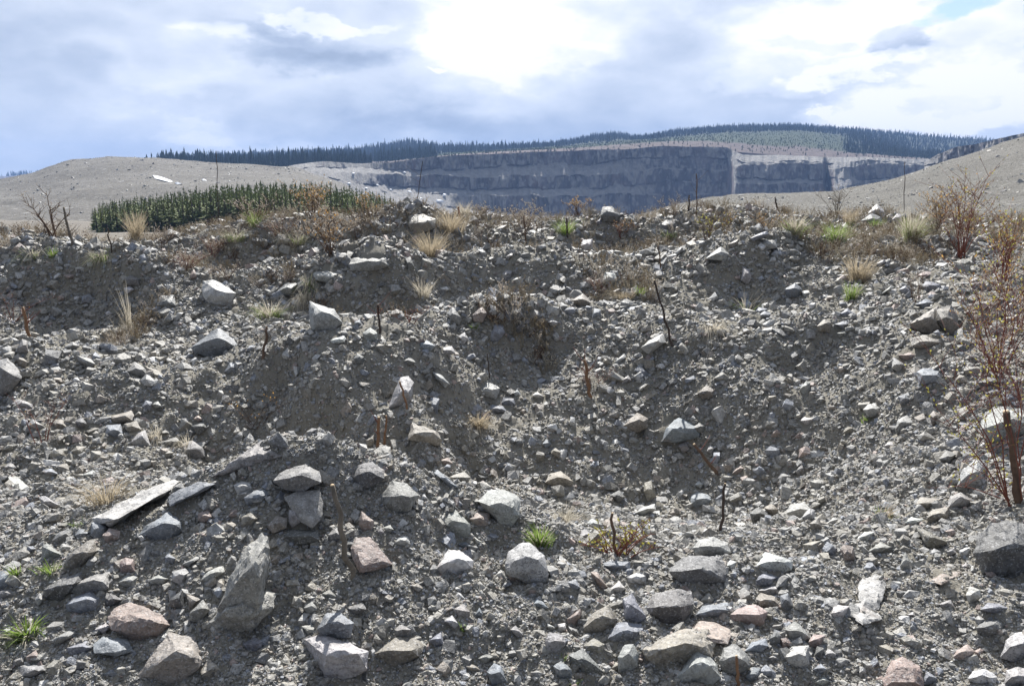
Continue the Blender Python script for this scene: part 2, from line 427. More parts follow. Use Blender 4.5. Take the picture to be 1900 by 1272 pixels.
# ------------------------------------------------------------------ gravel over the near terrain
def hull_mesh(name, seed, n=13, sub=0, mat=None, aniso=(1, .8, .6)):
    r = np.random.default_rng(seed)
    p = r.normal(size=(n, 3))
    if seed % 3: p = np.concatenate([np.array([(a, b, c) for a in (-1, 1) for b in (-1, 1) for c in (-1, 1)]) + r.uniform(-.45, .45, (8, 3)), p[:2 + seed % 4]])
    n = len(p); p /= np.abs(p).max(1, keepdims=True) ** .75 * np.linalg.norm(p, axis=1, keepdims=True) ** .25
    p *= r.uniform(.75, 1, (n, 1)); p *= np.array(aniso) * .5
    bm = bmesh.new()
    for q in p: bm.verts.new(q)
    res = bmesh.ops.convex_hull(bm, input=bm.verts)
    bmesh.ops.delete(bm, geom=[e for e in res['geom_interior'] if isinstance(e, bmesh.types.BMVert)], context='VERTS')
    bmesh.ops.dissolve_limit(bm, angle_limit=R(10), verts=bm.verts, edges=bm.edges)
    bmesh.ops.triangulate(bm, faces=bm.faces)
    me = bpy.data.meshes.new(name); bm.to_mesh(me); bm.free()
    if mat: me.materials.append(mat)
    return me
TINTS = {'g': (.24, .236, .225), 'l': (.36, .356, .343), 'd': (.14, .14, .138), 'b': (.22, .235, .265), 't': (.245, .222, .187),
         'p': (.30, .238, .21), 'w': (.48, .475, .465)}
tint_keys = np.array([TINTS[k] for k in 'gldbtpw']); tint_prob = np.array([.34, .20, .12, .12, .13, .06, .03])
def stone_tints(n):
    k = rng.choice(7, n, p=tint_prob)
    t = tint_keys[k] * rng.uniform(.8, 1.2, (n, 1))
    f = (rng.uniform(0, 1, n) < .5)[:, None]      # half of it is crusted with the soil it lies in
    return np.clip(np.where(f, .35 * t + .65 * np.array([.24, .224, .186]), t), .04, .7)
protos = []
for k in range(18):
    an = (1, rng.uniform(.65, .95), rng.uniform(.42, .8))
    protos.append(bpy.data.objects.new('gravel_stone_%02d' % k, hull_mesh('gravel_stone', 100 + k, 14 + 3 * (k % 4), 0, M_GRAVEL, an)))
def slope(x, y):
    e = .06 * np.sqrt(y)
    gx = (ground_z(x + e, y, False) - ground_z(x - e, y, False)) / (2 * e); gy = (ground_z(x, y + e, False) - ground_z(x, y - e, False)) / (2 * e)
    return gx, gy
def strew(N, smin, smax, expo, lo, hi, mode):
    a = rng.uniform(-.98, .98, N); y = np.exp(rng.uniform(math.log(lo), math.log(hi), N)); x = a * y
    m = fbm(x * 1.1 + 5, y * 1.1, .3, 4, .6, 77) * .5 + .5 + .25 * fbm(x * 6, y * 6, .7, 2, .5, 78)
    gx, gy = slope(x, y); sl = np.sqrt(gx * gx + gy * gy)
    if mode == 'all': pr = np.clip(.45 + (m - .35) * 1.7 + .10 * sl, .22, 1)
    elif mode == 'steep': pr = np.clip((sl - .22) * 1.6, 0, 1)
    elif mode == 'fine': pr = np.ones(N) * .95
    else: pr = np.clip((m - .22) * 2.0, .10, 1) * np.interp(y, [2.0, 3.6, 5.5, 9, 15], [1.0, .85, .42, .36, .30])
    k = rng.uniform(0, 1, N) < pr; x, y, gx, gy = x[k], y[k], gx[k], gy[k]; n = len(x)
    u = rng.uniform(0, 1, n); q = 1 - expo
    px = (smin ** q + u * (smax ** q - smin ** q)) ** (1 / q)
    s = np.clip(px * y / FPX, .006, .17)
    return x, y, s, gx, gy
def gravel(name, passes, label, tints):
    X = [strew(*p) for p in passes]
    x, y, s, gx, gy = [np.concatenate([q[i] for q in X]) for i in range(5)]; n = len(x)
    # no loose stones inside or right against the front of the named ones
    ok = np.ones(n, bool)
    for k in RK:
        w = (k['box'][2] - k['box'][0]) / FPX * k['base'][1]; cx, cy = k['base'][0], k['base'][1]
        if k['short'] in FLATS: cx, cy = k['flat_c']; rx, ry = .42 * w, .5 * k['flat_d'] + .03
        else: cy += .26 * w; rx, ry = .26 * w, .28 * w
        near = ((x - cx) / (rx + .3 * s)) ** 2 + ((y - cy) / (ry + .3 * s)) ** 2 < 1
        ok &= ~(near & (s > .012))
    x, y, s, gx, gy = x[ok], y[ok], s[ok], gx[ok], gy[ok]; n = len(x)
    z = ground_z(x, y) + s * rng.uniform(-.18, .18, n)
    # stones lie flat on the local slope, more or less
    rot = np.stack([np.arctan(gy) + rng.normal(0, .42, n), -np.arctan(gx) + rng.normal(0, .42, n), rng.uniform(0, 6.28, n)], -1)
    scl = s[:, None] * rng.uniform(.75, 1.3, (n, 3))
    o = instancer(name, np.stack([x, y, z], -1), rot, scl, rng.integers(0, len(protos), n), tints(n), protos)
    print(name, n)
    return tag(o, label, kind='stuff')
# ------------------------------------------------------------------ middle and far ground
def make_land(name, cols, scale=.05, stones=.5, bmp=.6):
    m, t, b = new_mat(name)
    p = geo_pos(t)
    n1 = t.noise(p, scale, 6, .62); n2 = t.noise(p, scale * 14, 5, .7)
    n3 = t.noise(p, scale * 45, 4, .75)
    c = t.ramp(n1, [(.32, cols[0]), (.5, cols[1]), (.68, cols[2])])
    c = t.mix(t.math('MULTIPLY', t.smooth(n2, .56, .72), stones), c, (.40, .39, .375))
    c = t.mix(t.math('MULTIPLY', t.smooth(n2, .46, .30), .5), c, tuple(q * .55 for q in cols[0]))
    c = t.mix(t.math('MULTIPLY', t.smooth(n3, .54, .64), .55), c, tuple(q * .5 for q in cols[0]))
    c = t.mix(t.math('MULTIPLY', t.smooth(n3, .44, .34), .5), c, (.33, .32, .30))
    t.l.new(c, b.inputs['Base Color']); b.inputs['Roughness'].default_value = .95
    bump(t, b, t.math('ADD', n2, t.math('MULTIPLY', t.noise(p, scale * 60, 3, .6), .5)), bmp, .5)
    return m
M_PLAIN = make_land('tan_plain', [(.125, .108, .085), (.165, .145, .118), (.20, .18, .15)], .08)
M_DUMP = make_land('gravel_slope', [(.125, .119, .105), (.165, .158, .14), (.20, .192, .173)], .10, .75, 1.0)
M_LHILL = make_land('bare_hill', [(.090, .083, .070), (.122, .113, .097), (.155, .146, .128)], .022, .6, 1.0)
def loft(name, us, rows, nr, mat, nu=160, noise=(0, 1), seed=5, label=None, ease=False):
    """rows: list of (v list over us, Y list over us) from near/bottom to far/top; world-space lofted sheet with relief"""
    uu = np.linspace(us[0], us[-1], nu)
    P = []
    for v, Y in rows:
        v = np.interp(uu, us, v) if hasattr(v, '__len__') else np.full(nu, float(v))
        Y = np.interp(uu, us, Y) if hasattr(Y, '__len__') else np.full(nu, float(Y))
        P.append(at(uu, v, Y))
    P = np.array(P); tt = np.linspace(0, len(rows) - 1, nr)
    out = np.empty((nr, nu, 3))
    for i, q in enumerate(tt):
        k = min(int(q), len(rows) - 2); f = q - k
        out[i] = P[k] * (1 - f) + P[k + 1] * f
    amp, freq = noise
    if amp: out[..., 2] += amp * fbm(out[..., 0] * freq, out[..., 1] * freq, 0.5, 4, .5, seed)
    me = mesh_np(name, out.reshape(-1, 3), grid_faces(nr, nu), mat)
    o = link(bpy.data.objects.new(name, me))
    tag(o, label, kind='structure')
    return o, out

# pit floor: the lowest sheet, running on to the horizon under everything
def sheet(name, x0, x1, y0, y1, z, mat):
    me = mesh_np(name, np.array([(x0, y0, z), (x1, y0, z), (x1, y1, z), (x0, y1, z)]), np.array([[0, 1, 2, 3]]), mat)
    return tag(link(bpy.data.objects.new(name, me)), kind='structure')
pit_floor = sheet('pit_floor', -2400, 2400, -250, 2900, -62, M_PLAIN)
tag(pit_floor, 'flat grey floor far down in the open pit')

# plain between the mounds and the pit edge
us = [-700, 0, 180, 400, 700, 760, 1200, 1500, 2000, 2600]
loft('plain', us, [([760] * 10, 12), ([505] * 10, 26), ([470] * 10, 45), ([440, 440, 440, 440, 442, 442, 442, 440, 440, 440], 85),
     ([426, 426, 427, 428, 428, 432, 435, 436, 436, 436], [130, 130, 130, 130, 120, 112, 110, 110, 110, 110]),
     ([405, 405, 408, 412, 424, 440, 445, 445, 445, 445], [230, 230, 230, 220, 150, 118, 115, 115, 115, 115]),
     ([395, 395, 398, 402, 440, 560, 580, 580, 580, 580], [330, 330, 330, 320, 210, 170, 160, 160, 160, 160])],
     60, M_PLAIN, 140, (.35, .12), 3, 'tan grass and gravel flat beyond the mounds')

# bare rounded hill on the left, with dry rolling relief
us = [-700, -200, 0, 60, 130, 200, 300, 400, 480, 540, 575, 640, 720]
o, lh = loft('bare_hill', us, [([425] * 13, 200), ([400, 400, 398, 396, 394, 392, 390, 388, 386, 384, 384, 390, 420], 230),
     ([375, 372, 368, 364, 358, 352, 346, 344, 343, 344, 350, 366, 410], 275),
     ([360, 354, 348, 340, 328, 322, 322, 326, 328, 330, 338, 356, 405], 330),
     ([350, 342, 332, 322, 301, 296, 299, 307, 310, 312, 322, 345, 400], 390),
     ([349, 341, 331, 320, 297, 292, 296, 304, 307, 309, 320, 344, 400], 410),
     ([420] * 13, 520)],
     90, M_LHILL, 240, (2.4, .028), 9, 'bare rounded grey-tan hill on the left')
def drape(uvs, Y0, name, label):
    """thin snow remnant lying on the hill"""
    pts = []
    for u, v in uvs:
        d = at(u, v, 1.0); dx, dz = d[0], d[2] - CAM_H
        best = None
        pr = lh.reshape(-1, 3); 
        q = np.abs(pr[:, 0] / pr[:, 1] - dx) + np.abs((pr[:, 2] - CAM_H) / pr[:, 1] - dz)
        k = np.argmin(q + (pr[:, 1] > 405) * 9); pts.append(np.array([dx * (pr[k, 1] - 2.5), pr[k, 1] - 2.5, CAM_H + dz * (pr[k, 1] - 2.5)]))
    c = np.mean(pts, 0); bm = bmesh.new(); n = len(pts)
    top = [bm.verts.new(p) for p in pts]; mid = bm.verts.new(c + np.array([0, -.3, .5])); bot = [bm.verts.new(p + np.array([0, 4, -1.2])) for p in pts]
    for i in range(n):
        bm.faces.new((top[i], top[(i + 1) % n], mid)); bm.faces.new((top[(i + 1) % n], top[i], bot[i], bot[(i + 1) % n]))
    me = bpy.data.meshes.new(name); bm.to_mesh(me); bm.free(); me.materials.append(M_SNOW)
    return tag(link(bpy.data.objects.new(name, me)), label, 'snow')
M_SNOW, t_, b_ = new_mat('snow'); b_.inputs['Base Color'].default_value = (.85, .87, .9, 1); b_.inputs['Roughness'].default_value = .6
drape([(283, 325), (292, 326), (305, 330), (318, 335), (316, 338), (300, 334), (288, 331)], 330, 'snow_patch', 'long white snow remnant slanting across the bare left hill')
drape([(324, 339), (332, 339), (337, 341), (328, 342)], 330, 'snow_patch', 'short snow remnant below the long snow patch on the bare hill')
drape([(374, 333), (381, 333), (382, 335), (376, 335)], 330, 'snow_patch', 'tiny snow speck right of the long snow patch on the bare hill')

# tan gravel dump slope rising to the right
us = [1120, 1170, 1230, 1300, 1380, 1550, 1620, 1700, 1800, 1900, 2050, 2400, 2700]
top = [430, 402, 384, 366, 362, 357, 340, 318, 285, 252, 205, 120, 60]
loft('gravel_slope', us, [([760] * 13, 13), ([540] * 13, 19), ([470, 470, 465, 460, 455, 450, 446, 442, 438, 434, 425, 400, 380], 30),
     ([445, 434, 428, 420, 414, 408, 402, 394, 385, 374, 350, 290, 250], 50), ([438, 416, 404, 390, 384, 378, 366, 350, 330, 308, 270, 195, 140], 78),
     (top, 112), ([v + 2 for v in top], 118), ([520] * 13, 150)], 110, M_DUMP, 260, (.50, .15), 14, 'bare tan gravel dump slope rising to the right')

# loose stones on the dump slope and scrub on the left hill
M_SL = M_GRAVEL
gs = bpy.data.objects['gravel_slope'].data; gv = np.empty(len(gs.vertices) * 3, np.float32); gs.vertices.foreach_get('co', gv); gv = gv.reshape(110, 260, 3)
def on_grid(G, n, i0, i1):
    ii = rng.uniform(i0, i1, n); jj = rng.uniform(0, G.shape[1] - 1.01, n); a = ii.astype(int); b_ = jj.astype(int); f = (ii - a)[:, None]; g = (jj - b_)[:, None]
    return G[a, b_] * (1 - f) * (1 - g) + G[a + 1, b_] * f * (1 - g) + G[a, b_ + 1] * (1 - f) * g + G[a + 1, b_ + 1] * f * g
pp = np.concatenate([on_grid(gv, 5200, 18, 78), on_grid(gv, 3200, 25, 60)]); n = len(pp)
sz = pp[:, 1] / FPX * (2.0 + rng.pareto(2.6, n) * 1.6); sz = np.minimum(sz, .55)
so = instancer('slope_stones', pp, np.stack([rng.normal(0, .4, n), rng.normal(0, .4, n), rng.uniform(0, 6.28, n)], -1), sz[:, None] * rng.uniform(.7, 1.3, (n, 3)), rng.integers(0, len(protos), n), stone_tints(n), [])
tag(so, 'loose stones scattered on the tan gravel slope', kind='stuff')

pp = on_grid(lh, 5200, 12, 70); n = len(pp); sz = pp[:, 1] / FPX * (1.2 + rng.pareto(2.6, n) * 1.2); sz = np.minimum(sz, 1.4)
dk = rng.uniform(0, 1, n) < .6
hs_ = instancer('hill_stones', pp, np.stack([rng.normal(0, .4, n), rng.normal(0, .4, n), rng.uniform(0, 6.28, n)], -1), sz[:, None] * rng.uniform(.7, 1.3, (n, 3)), rng.integers(0, len(protos), n), np.where(dk[:, None], np.array([.085, .085, .07]), stone_tints(n)), [])
tag(hs_, 'stones and low scrub dotted over the bare left hill', kind='stuff')

# ------------------------------------------------------------------ pit wall with benches
def make_wall():
    m, t, b = new_mat('pit_rock')
    p = geo_pos(t); g = t.new('ShaderNodeNewGeometry'); sp = t.new('ShaderNodeSeparateXYZ'); t.l.new(g.outputs['Normal'], sp.inputs[0])
    stretch = t.vmath('MULTIPLY', p, (1, 1, .22))
    n1 = t.noise(stretch, .05, 6, .65); n2 = t.noise(stretch, .22, 5, .7); n3 = t.noise(p, .018, 4, .6)
    c = t.ramp(n1, [(.3, (.075, .073, .085)), (.5, (.125, .12, .132)), (.7, (.19, .18, .19))])
    c = t.mix(t.math('MULTIPLY', t.smooth(n3, .5, .68), .6), c, (.23, .175, .16))
    # scree settles wherever the slope is gentle enough to hold it
    tal = t.smooth(sp.outputs[2], .30, .62)
    sc = t.ramp(n2, [(.3, (.18, .172, .165)), (.6, (.28, .27, .255))])
    c = t.mix(tal, c, sc)
    c = t.mix(t.math('MULTIPLY', t.smooth(n2, .58, .75), .5), c, (.36, .35, .34))
    t.l.new(c, b.inputs['Base Color']); b.inputs['Roughness'].default_value = .95
    bump(t, b, n2, .8, 4.0)
    return m
M_WALL = make_wall()
PW = {
 480: [(322, 600), (328, 585), (338, 560), (346, 540), (356, 520), (366, 500), (390, 480), (430, 460)],
 545: [(306, 630), (314, 605), (324, 585), (334, 565), (346, 545), (360, 520), (382, 500), (430, 480)],
 600: [(299, 650), (310, 640), (318, 622), (331, 600), (345, 585), (362, 555), (385, 525), (430, 500)],
 660: [(303, 680), (312, 672), (322, 645), (340, 630), (352, 612), (370, 590), (392, 560), (440, 530)],
 720: [(302, 700), (314, 694), (323, 682), (345, 674), (356, 656), (376, 615), (398, 580), (450, 550)],
 790: [(293, 715), (316, 708), (325, 697), (350, 690), (361, 672), (382, 628), (402, 598), (460, 570)],
 850: [(288, 720), (316, 713), (327, 702), (352, 696), (360, 686), (386, 674), (402, 640), (470, 600)],
 1000: [(282, 740), (304, 733), (325, 716), (350, 710), (363, 696), (398, 688), (410, 640), (480, 620)],
 1100: [(278, 750), (306, 743), (326, 727), (351, 721), (364, 708), (400, 700), (412, 655), (490, 640)],
 1165: [(277, 752), (296, 746), (318, 736), (345, 726), (358, 714), (400, 704), (415, 690), (490, 680)],
 1230: [(271, 760), (292, 755), (312, 750), (335, 745), (360, 740), (400, 732), (415, 725), (500, 710)],
 1330: [(273, 760), (295, 754), (315, 748), (337, 742), (360, 736), (400, 728), (415, 720), (500, 710)],
 1348: [(274, 760), (295, 754), (315, 748), (337, 742), (360, 736), (400, 728), (415, 720), (500, 710)],
 1378: [(287, 752), (301, 730), (305, 726), (333, 718), (339, 712), (362, 706), (400, 676), (500, 660)],
 1362: [(280, 760), (292, 744), (310, 728), (325, 716), (340, 706), (365, 690), (400, 680), (500, 670)],
 1390: [(287, 752), (301, 726), (305, 722), (333, 714), (339, 708), (362, 702), (400, 676), (500, 660)],
 1450: [(288, 752), (300, 728), (303, 724), (333, 716), (338, 710), (362, 704), (400, 676), (500, 660)],
 1526: [(291, 752), (300, 728), (303, 724), (334, 716), (340, 710), (365, 704), (400, 690), (500, 670)],
 1534: [(291, 765), (302, 756), (312, 750), (330, 745), (345, 740), (365, 735), (400, 725), (500, 700)],
 1548: [(291, 755), (302, 735), (315, 722), (330, 708), (345, 695), (360, 684), (400, 670), (500, 650)],
 1578: [(291, 750), (300, 726), (310, 716), (330, 706), (345, 696), (360, 684), (400, 670), (500, 650)],
 1600: [(291, 745), (298, 734), (302, 730), (333, 722), (337, 716), (355, 710), (400, 676), (500, 660)],
 1740: [(296, 740), (304, 728), (307, 724), (330, 716), (334, 708), (352, 702), (400, 676), (500, 660)],
 1900: [(296, 740), (304, 716), (307, 712), (330, 704), (334, 694), (352, 688), (400, 676), (500, 660)],
}
def wall_mesh(name, PW, nu, nr, mat, label, gul=5.0, seed=51):
    ku = sorted(PW); uu = np.linspace(ku[0], ku[-1], nu); m = len(PW[ku[0]])
    V = np.array([np.interp(uu, ku, [PW[k][i][0] for k in ku]) for i in range(m)])
    Y = np.array([np.interp(uu, ku, [PW[k][i][1] for k in ku]) for i in range(m)])
    for i in range(m): V[i] += (5.5 if 0 < i < m - 1 else 1.0) * fbm(uu / 26.0, i * 7.7, 0, 4, .6, seed + i)
    tt = np.linspace(0, m - 1, nr); k = np.minimum(tt.astype(int), m - 2); f = (tt - k)[:, None]
    VV = V[k] * (1 - f) + V[k + 1] * f; YY_ = Y[k] * (1 - f) + Y[k + 1] * f
    UU = np.broadcast_to(uu, VV.shape)
    steep = np.array([1.0 if j % 2 == 0 else .35 for j in range(m)])[k][:, None]
    g = fbm(UU / 11.0, VV / 60.0, .3, 4, .6, seed + 20) + .6 * np.abs(fbm(UU / 30.0, VV / 120., .9, 3, .5, seed + 21)) * 2 - .5
    YY_ = YY_ + 1.5 * gul * steep * g + 2.4 * fbm(UU / 3.2, VV / 20.0, .1, 3, .6, seed + 31)
    P = at(UU, VV, YY_)
    o = link(bpy.data.objects.new(name, mesh_np(name, P.reshape(-1, 3), grid_faces(nr, nu), mat)))
    return tag(o, label, kind='structure'), P
pit_wall, PWP = wall_mesh('pit_wall', PW, 900, 120, M_WALL, 'blue-grey benched rock wall of the open pit')
PW2 = {1715: [(302, 520), (308, 515), (312, 508), (340, 500)], 1740: [(286, 515), (302, 509), (306, 500), (345, 490)], 1775: [(272, 505), (296, 499), (300, 490), (340, 480)],
       1810: [(268, 495), (288, 490), (292, 480), (340, 470)], 1850: [(258, 485), (276, 480), (280, 470), (340, 460)], 1900: [(247, 475), (266, 470), (272, 460), (340, 450)],
       2000: [(235, 460), (256, 455), (262, 445), (340, 430)], 2200: [(215, 440), (236, 435), (242, 425), (340, 410)]}
wall_mesh('upper_pit_wall', PW2, 260, 50, M_WALL, 'upper rock rim of the pit above the gravel slope', 4.0, 71)

# snow and pale blocks in the left corner of the pit
PWf = PWP.reshape(-1, 3)
def on_wall(u, v):
    d = at(u, v, 1.0); q = np.abs(PWf[:, 0] / PWf[:, 1] - d[0]) + np.abs((PWf[:, 2] - CAM_H) / PWf[:, 1] - (d[2] - CAM_H))
    return PWf[np.argmin(q)]
for u, v, w, h, lb in [(648, 341, 8, 5, 'largest white snow scrap near the rim of the pit corner'), (679, 349, 7, 3, 'white snow scrap right of the largest one in the pit corner'),
                       (750, 320, 7, 4, 'snow scrap high on the bench above the pit corner'), (759, 357, 10, 7, 'broad snow scrap halfway down the pit corner'),
                       (824, 362, 8, 5, 'snow scrap apart from the others on the pit slope'), (815, 374, 18, 6, 'wide low snow streak at the foot of the pit slope'),
                       (725, 352, 6, 3, 'small snow scrap under the bench of the pit corner'), (700, 343, 6, 3, 'faint snow scrap left on the pit slope below the bench'),
                       (655, 322, 6, 4, 'snow scrap just under the pit rim at its left end'), (780, 368, 9, 3, 'thin snow streak between two broader ones in the pit')]:
    c = on_wall(u, v); c = c * (1 - 2.0 / c[1]) + np.array([0, 0, CAM_H * 2.0 / c[1]])
    sx = w * c[1] / FPX; sz = h * c[1] / FPX
    bm = bmesh.new()
    for k in range(9):
        a = k / 9 * 6.283; r = random.uniform(.35, .6)
        bm.verts.new((c[0] + math.cos(a) * r * sx, c[1] + math.sin(a) * .8, c[2] + math.sin(a) * r * sz))
    bm.verts.new((c[0], c[1] - 1.2, c[2] + .2 * sz)); bm.verts.new((c[0], c[1] + 3, c[2] - .2 * sz))
    bmesh.ops.convex_hull(bm, input=bm.verts)
    me = bpy.data.meshes.new('snow_scrap'); bm.to_mesh(me); bm.free(); me.materials.append(M_SNOW)
    tag(link(bpy.data.objects.new('snow_scrap', me)), lb, 'snow', 'snow scraps in the pit corner')

# ------------------------------------------------------------------ wooded hills behind the pit
def make_hill():
    m, t, b = new_mat('wooded_hill')
    p = geo_pos(t)
    at_ = t.new('ShaderNodeAttribute', attribute_name='cover'); n = t.noise(p, .02, 5, .65); n2 = t.noise(p, .12, 4, .65)
    s = t.new('ShaderNodeSeparateColor'); t.l.new(at_.outputs['Color'], s.inputs[0])
    brush = t.ramp(n2, [(.3, (.065, .05, .045)), (.55, (.105, .08, .072)), (.75, (.15, .125, .105))])
    cut = t.ramp(n2, [(.3, (.018, .032, .010)), (.6, (.028, .045, .015)), (.8, (.042, .055, .022))])
    c = t.mix(s.outputs[1], brush, cut)
    c = t.mix(s.outputs[0], c, t.ramp(n, [(.3, (.022, .032, .024)), (.7, (.04, .055, .035))]))
    t.l.new(c, b.inputs['Base Color']); b.inputs['Roughness'].default_value = 1
    bump(t, b, n2, .8, 3)
    return m
M_HILL = make_hill()
hu = np.array([250, 320, 420, 500, 600, 690, 730, 760, 800, 830, 900, 1000, 1060, 1100, 1140, 1190, 1250, 1350, 1480, 1600, 1700, 1800, 1850, 1950, 2300], float)
sky_v = np.array([318, 301, 291, 287, 283, 278, 268, 264, 270, 277, 276, 271, 262, 254, 249, 258, 245, 236, 235, 243, 251, 257, 262, 268, 280], float)
cut_v = np.array([318, 305, 303, 303, 300, 297, 294, 291, 287, 283, 280, 274, 270, 266, 262, 260, 255, 246, 243, 256, 284, 292, 296, 296, 300], float)
bru_v = np.array([325, 307, 306, 306, 303, 300, 297, 294, 290, 287, 283, 278, 275, 272, 268, 265, 262, 263, 272, 284, 292, 296, 298, 300, 305], float)
rim_v = np.array([330, 309, 309, 309, 305, 306, 303, 300, 294, 291, 287, 284, 282, 280, 279, 279, 273, 280, 290, 293, 297, 299, 300, 303, 310], float)
HU = np.linspace(250, 2300, 420)
rimY = np.interp(hu, [250, 480, 600, 720, 1000, 1230, 1340, 2300], [640, 640, 672, 716, 758, 776, 776, 760])
rows = [(rim_v + 10, rimY + 1), (rim_v + 1, rimY + 6), (bru_v, 880 + 0 * hu), (cut_v, 1120 + 0 * hu), (sky_v, 1550 + 0 * hu), (sky_v + 14, 1850 + 0 * hu)]
P = np.array([at(HU, np.interp(HU, hu, v), np.interp(HU, hu, Y)) for v, Y in rows])
nr = 81; tt = np.linspace(0, 5, nr); kk = np.minimum(tt.astype(int), 4); ff = (tt - kk)[:, None, None]
HP = P[kk] * (1 - ff) + P[kk + 1] * ff
HP[..., 2] += 1.6 * fbm(HP[..., 0] * .012, HP[..., 1] * .012, .4, 3, .5, 91) * np.clip((tt[:, None] - 1.0) * 2, 0, 1)
UUh = np.broadcast_to(HU, (nr, len(HU))); TT = np.broadcast_to(tt[:, None], (nr, len(HU)))
edge = .22 * fbm(UUh / 45., TT * 1.5, .2, 4, .6, 93)
def step(x, a, b): return np.clip((x - a) / (b - a), 0, 1)
forest = step(TT + edge, 2.95, 3.12)
forest = np.maximum(forest, step(UUh, 1555, 1600) * step(TT + edge * 2, 1.7, 1.95))
forest = np.maximum(forest, (1 - step(UUh, 640, 690)) * step(TT, .9, 1.0))
forest = np.maximum(forest, step(UUh, 690, 700) * (1 - step(UUh, 790, 810)) * step(TT + edge, 1.7, 1.9))
cutm = step(TT + edge, 1.85, 2.1)
hill = link(bpy.data.objects.new('wooded_hills', mesh_np('wooded_hills', HP.reshape(-1, 3), grid_faces(nr, len(HU)), M_HILL)))
point_color(hill.data, 'cover', np.stack([forest, cutm, 0 * cutm], -1).reshape(-1, 3))
tag(hill, 'low wooded hills behind the pit', kind='structure')

# far ridge closing the left horizon
loft('far_ridge', [-900, -300, 0, 60, 130, 250, 1000, 2600], [([360] * 8, 1900), ([332, 329, 327, 322, 326, 322, 330, 330], 2300), ([345] * 8, 2700)], 14, M_HILL, 120, (3, .004), 13, 'distant dark ridge on the left horizon')

# conifers
def make_needles(name, inst, base):
    m, t, b = new_mat(name)
    if inst:
        a_ = t.new('ShaderNodeAttribute', attribute_type='INSTANCER', attribute_name='tint'); c = a_.outputs['Color']
    else:
        c = t.new('ShaderNodeObjectInfo').outputs['Color']
    n = t.noise(geo_pos(t), 3.0, 3, .6)
    g = t.math('MULTIPLY_ADD', n, .9, .55)
    t.l.new(t.mix(1.0, c, t.comb(g, g, g), 'MULTIPLY'), b.inputs['Base Color'])
    b.inputs['Roughness'].default_value = .8
    return m
M_NEEDLE_I = make_needles('needles_far', True, None)
M_NEEDLE = make_needles('needles', False, None)
M_BARK, t_, b_ = new_mat('conifer_bark'); b_.inputs['Base Color'].default_value = (.10, .08, .065, 1)
def far_conifer(name, seed, tiers, mat, rad=.16):
    r = np.random.default_rng(seed); bm = bmesh.new()
    for k in range(tiers):
        z0 = .06 + .9 * k / tiers; z1 = min(1.0, z0 + 1.5 / tiers + .05); rr = rad * (1 - k / tiers) ** .9 * r.uniform(.75, 1.15) + .012
        n = 6; a0 = r.uniform(0, 6.28)
        tip = bm.verts.new((r.normal(0, .008), r.normal(0, .008), z1))
        ring = [bm.verts.new((math.cos(a0 + i * 6.283 / n) * rr * r.uniform(.6, 1.25), math.sin(a0 + i * 6.283 / n) * rr * r.uniform(.6, 1.25), z0 + r.uniform(-.03, .03))) for i in range(n)]
        for i in range(n): bm.faces.new((ring[i], ring[(i + 1) % n], tip))
    me = bpy.data.meshes.new(name); bm.to_mesh(me); bm.free(); me.materials.append(mat)
    return bpy.data.objects.new(name, me)
FT = [far_conifer('far_conifer_%d' % k, 300 + k, 4 + k % 3, M_NEEDLE_I, .11 + .02 * (k % 4)) for k in range(8)]
flat = HP.reshape(-1, 3)
ii = rng.uniform(0.9, nr - 18.5, 62000); jj = rng.uniform(0, len(HU) - 1.01, 62000)
fi = np.minimum(ii.astype(int), nr - 2); fj = jj.astype(int); di = (ii - fi)[:, None]; dj = (jj - fj)[:, None]
pos = HP[fi, fj] * (1 - di) * (1 - dj) + HP[fi + 1, fj] * di * (1 - dj) + HP[fi, fj + 1] * (1 - di) * dj + HP[fi + 1, fj + 1] * di * dj
fo = forest[fi, fj]; cu = cutm[fi, fj]; tq = tt[fi]
u_ = rng.uniform(0, 1, len(pos))
typ = np.where(u_ < fo * .95, 0, np.where((u_ < .55) & (cu > .5), 1, np.where((u_ < .09) & (tq > 1.05), 2, -1)))
ok = typ >= 0; pos, typ = pos[ok], typ[ok]; n = len(pos)
# extra trees along the skyline
js = rng.uniform(0, len(HU) - 1.01, 2600); j0 = js.astype(int); dj = (js - j0)[:, None]
ri = int(round(4 / 5 * (nr - 1))); rr_ = ri - rng.integers(0, 4, 2600)
sp_ = HP[rr_, j0] * (1 - dj) + HP[rr_, j0 + 1] * dj
pos = np.concatenate([pos, sp_]); typ = np.concatenate([typ, np.zeros(2600, int)]); n = len(pos)
hgt = np.where(typ == 0, rng.uniform(3.2, 8.5, n) * rng.choice([.7, 1, 1, 1.3], n), np.where(typ == 1, rng.uniform(1.2, 2.6, n), rng.uniform(1.2, 3.5, n)))
uu_ = pos[:, 0] / pos[:, 1] * FPX + 950
hgt *= np.where((uu_ < 1000) & (typ == 0), np.interp(uu_, [800, 1000], [1.25, 1.05]) * rng.choice([.8, 1, 1, 1.3], n), 1.0)
col = np.where((typ == 0)[:, None], np.array([.020, .038, .022]), np.where((typ == 1)[:, None], np.array([.020, .038, .008]), np.array([.06, .07, .045]))) * rng.uniform(.7, 1.35, (n, 1))
wid = np.where(typ == 0, rng.uniform(.8, 1.3, n), rng.uniform(1.4, 2.2, n))
ff_ = instancer('far_forest', pos - np.array([0, 0, .5]), np.stack([0 * hgt, 0 * hgt, rng.uniform(0, 6.28, n)], -1), np.stack([hgt * wid, hgt * wid, hgt], -1), rng.integers(0, 8, n), col, FT)
tag(ff_, 'dark spruce forest and pale green regrowth on the hills behind the pit', kind='stuff')
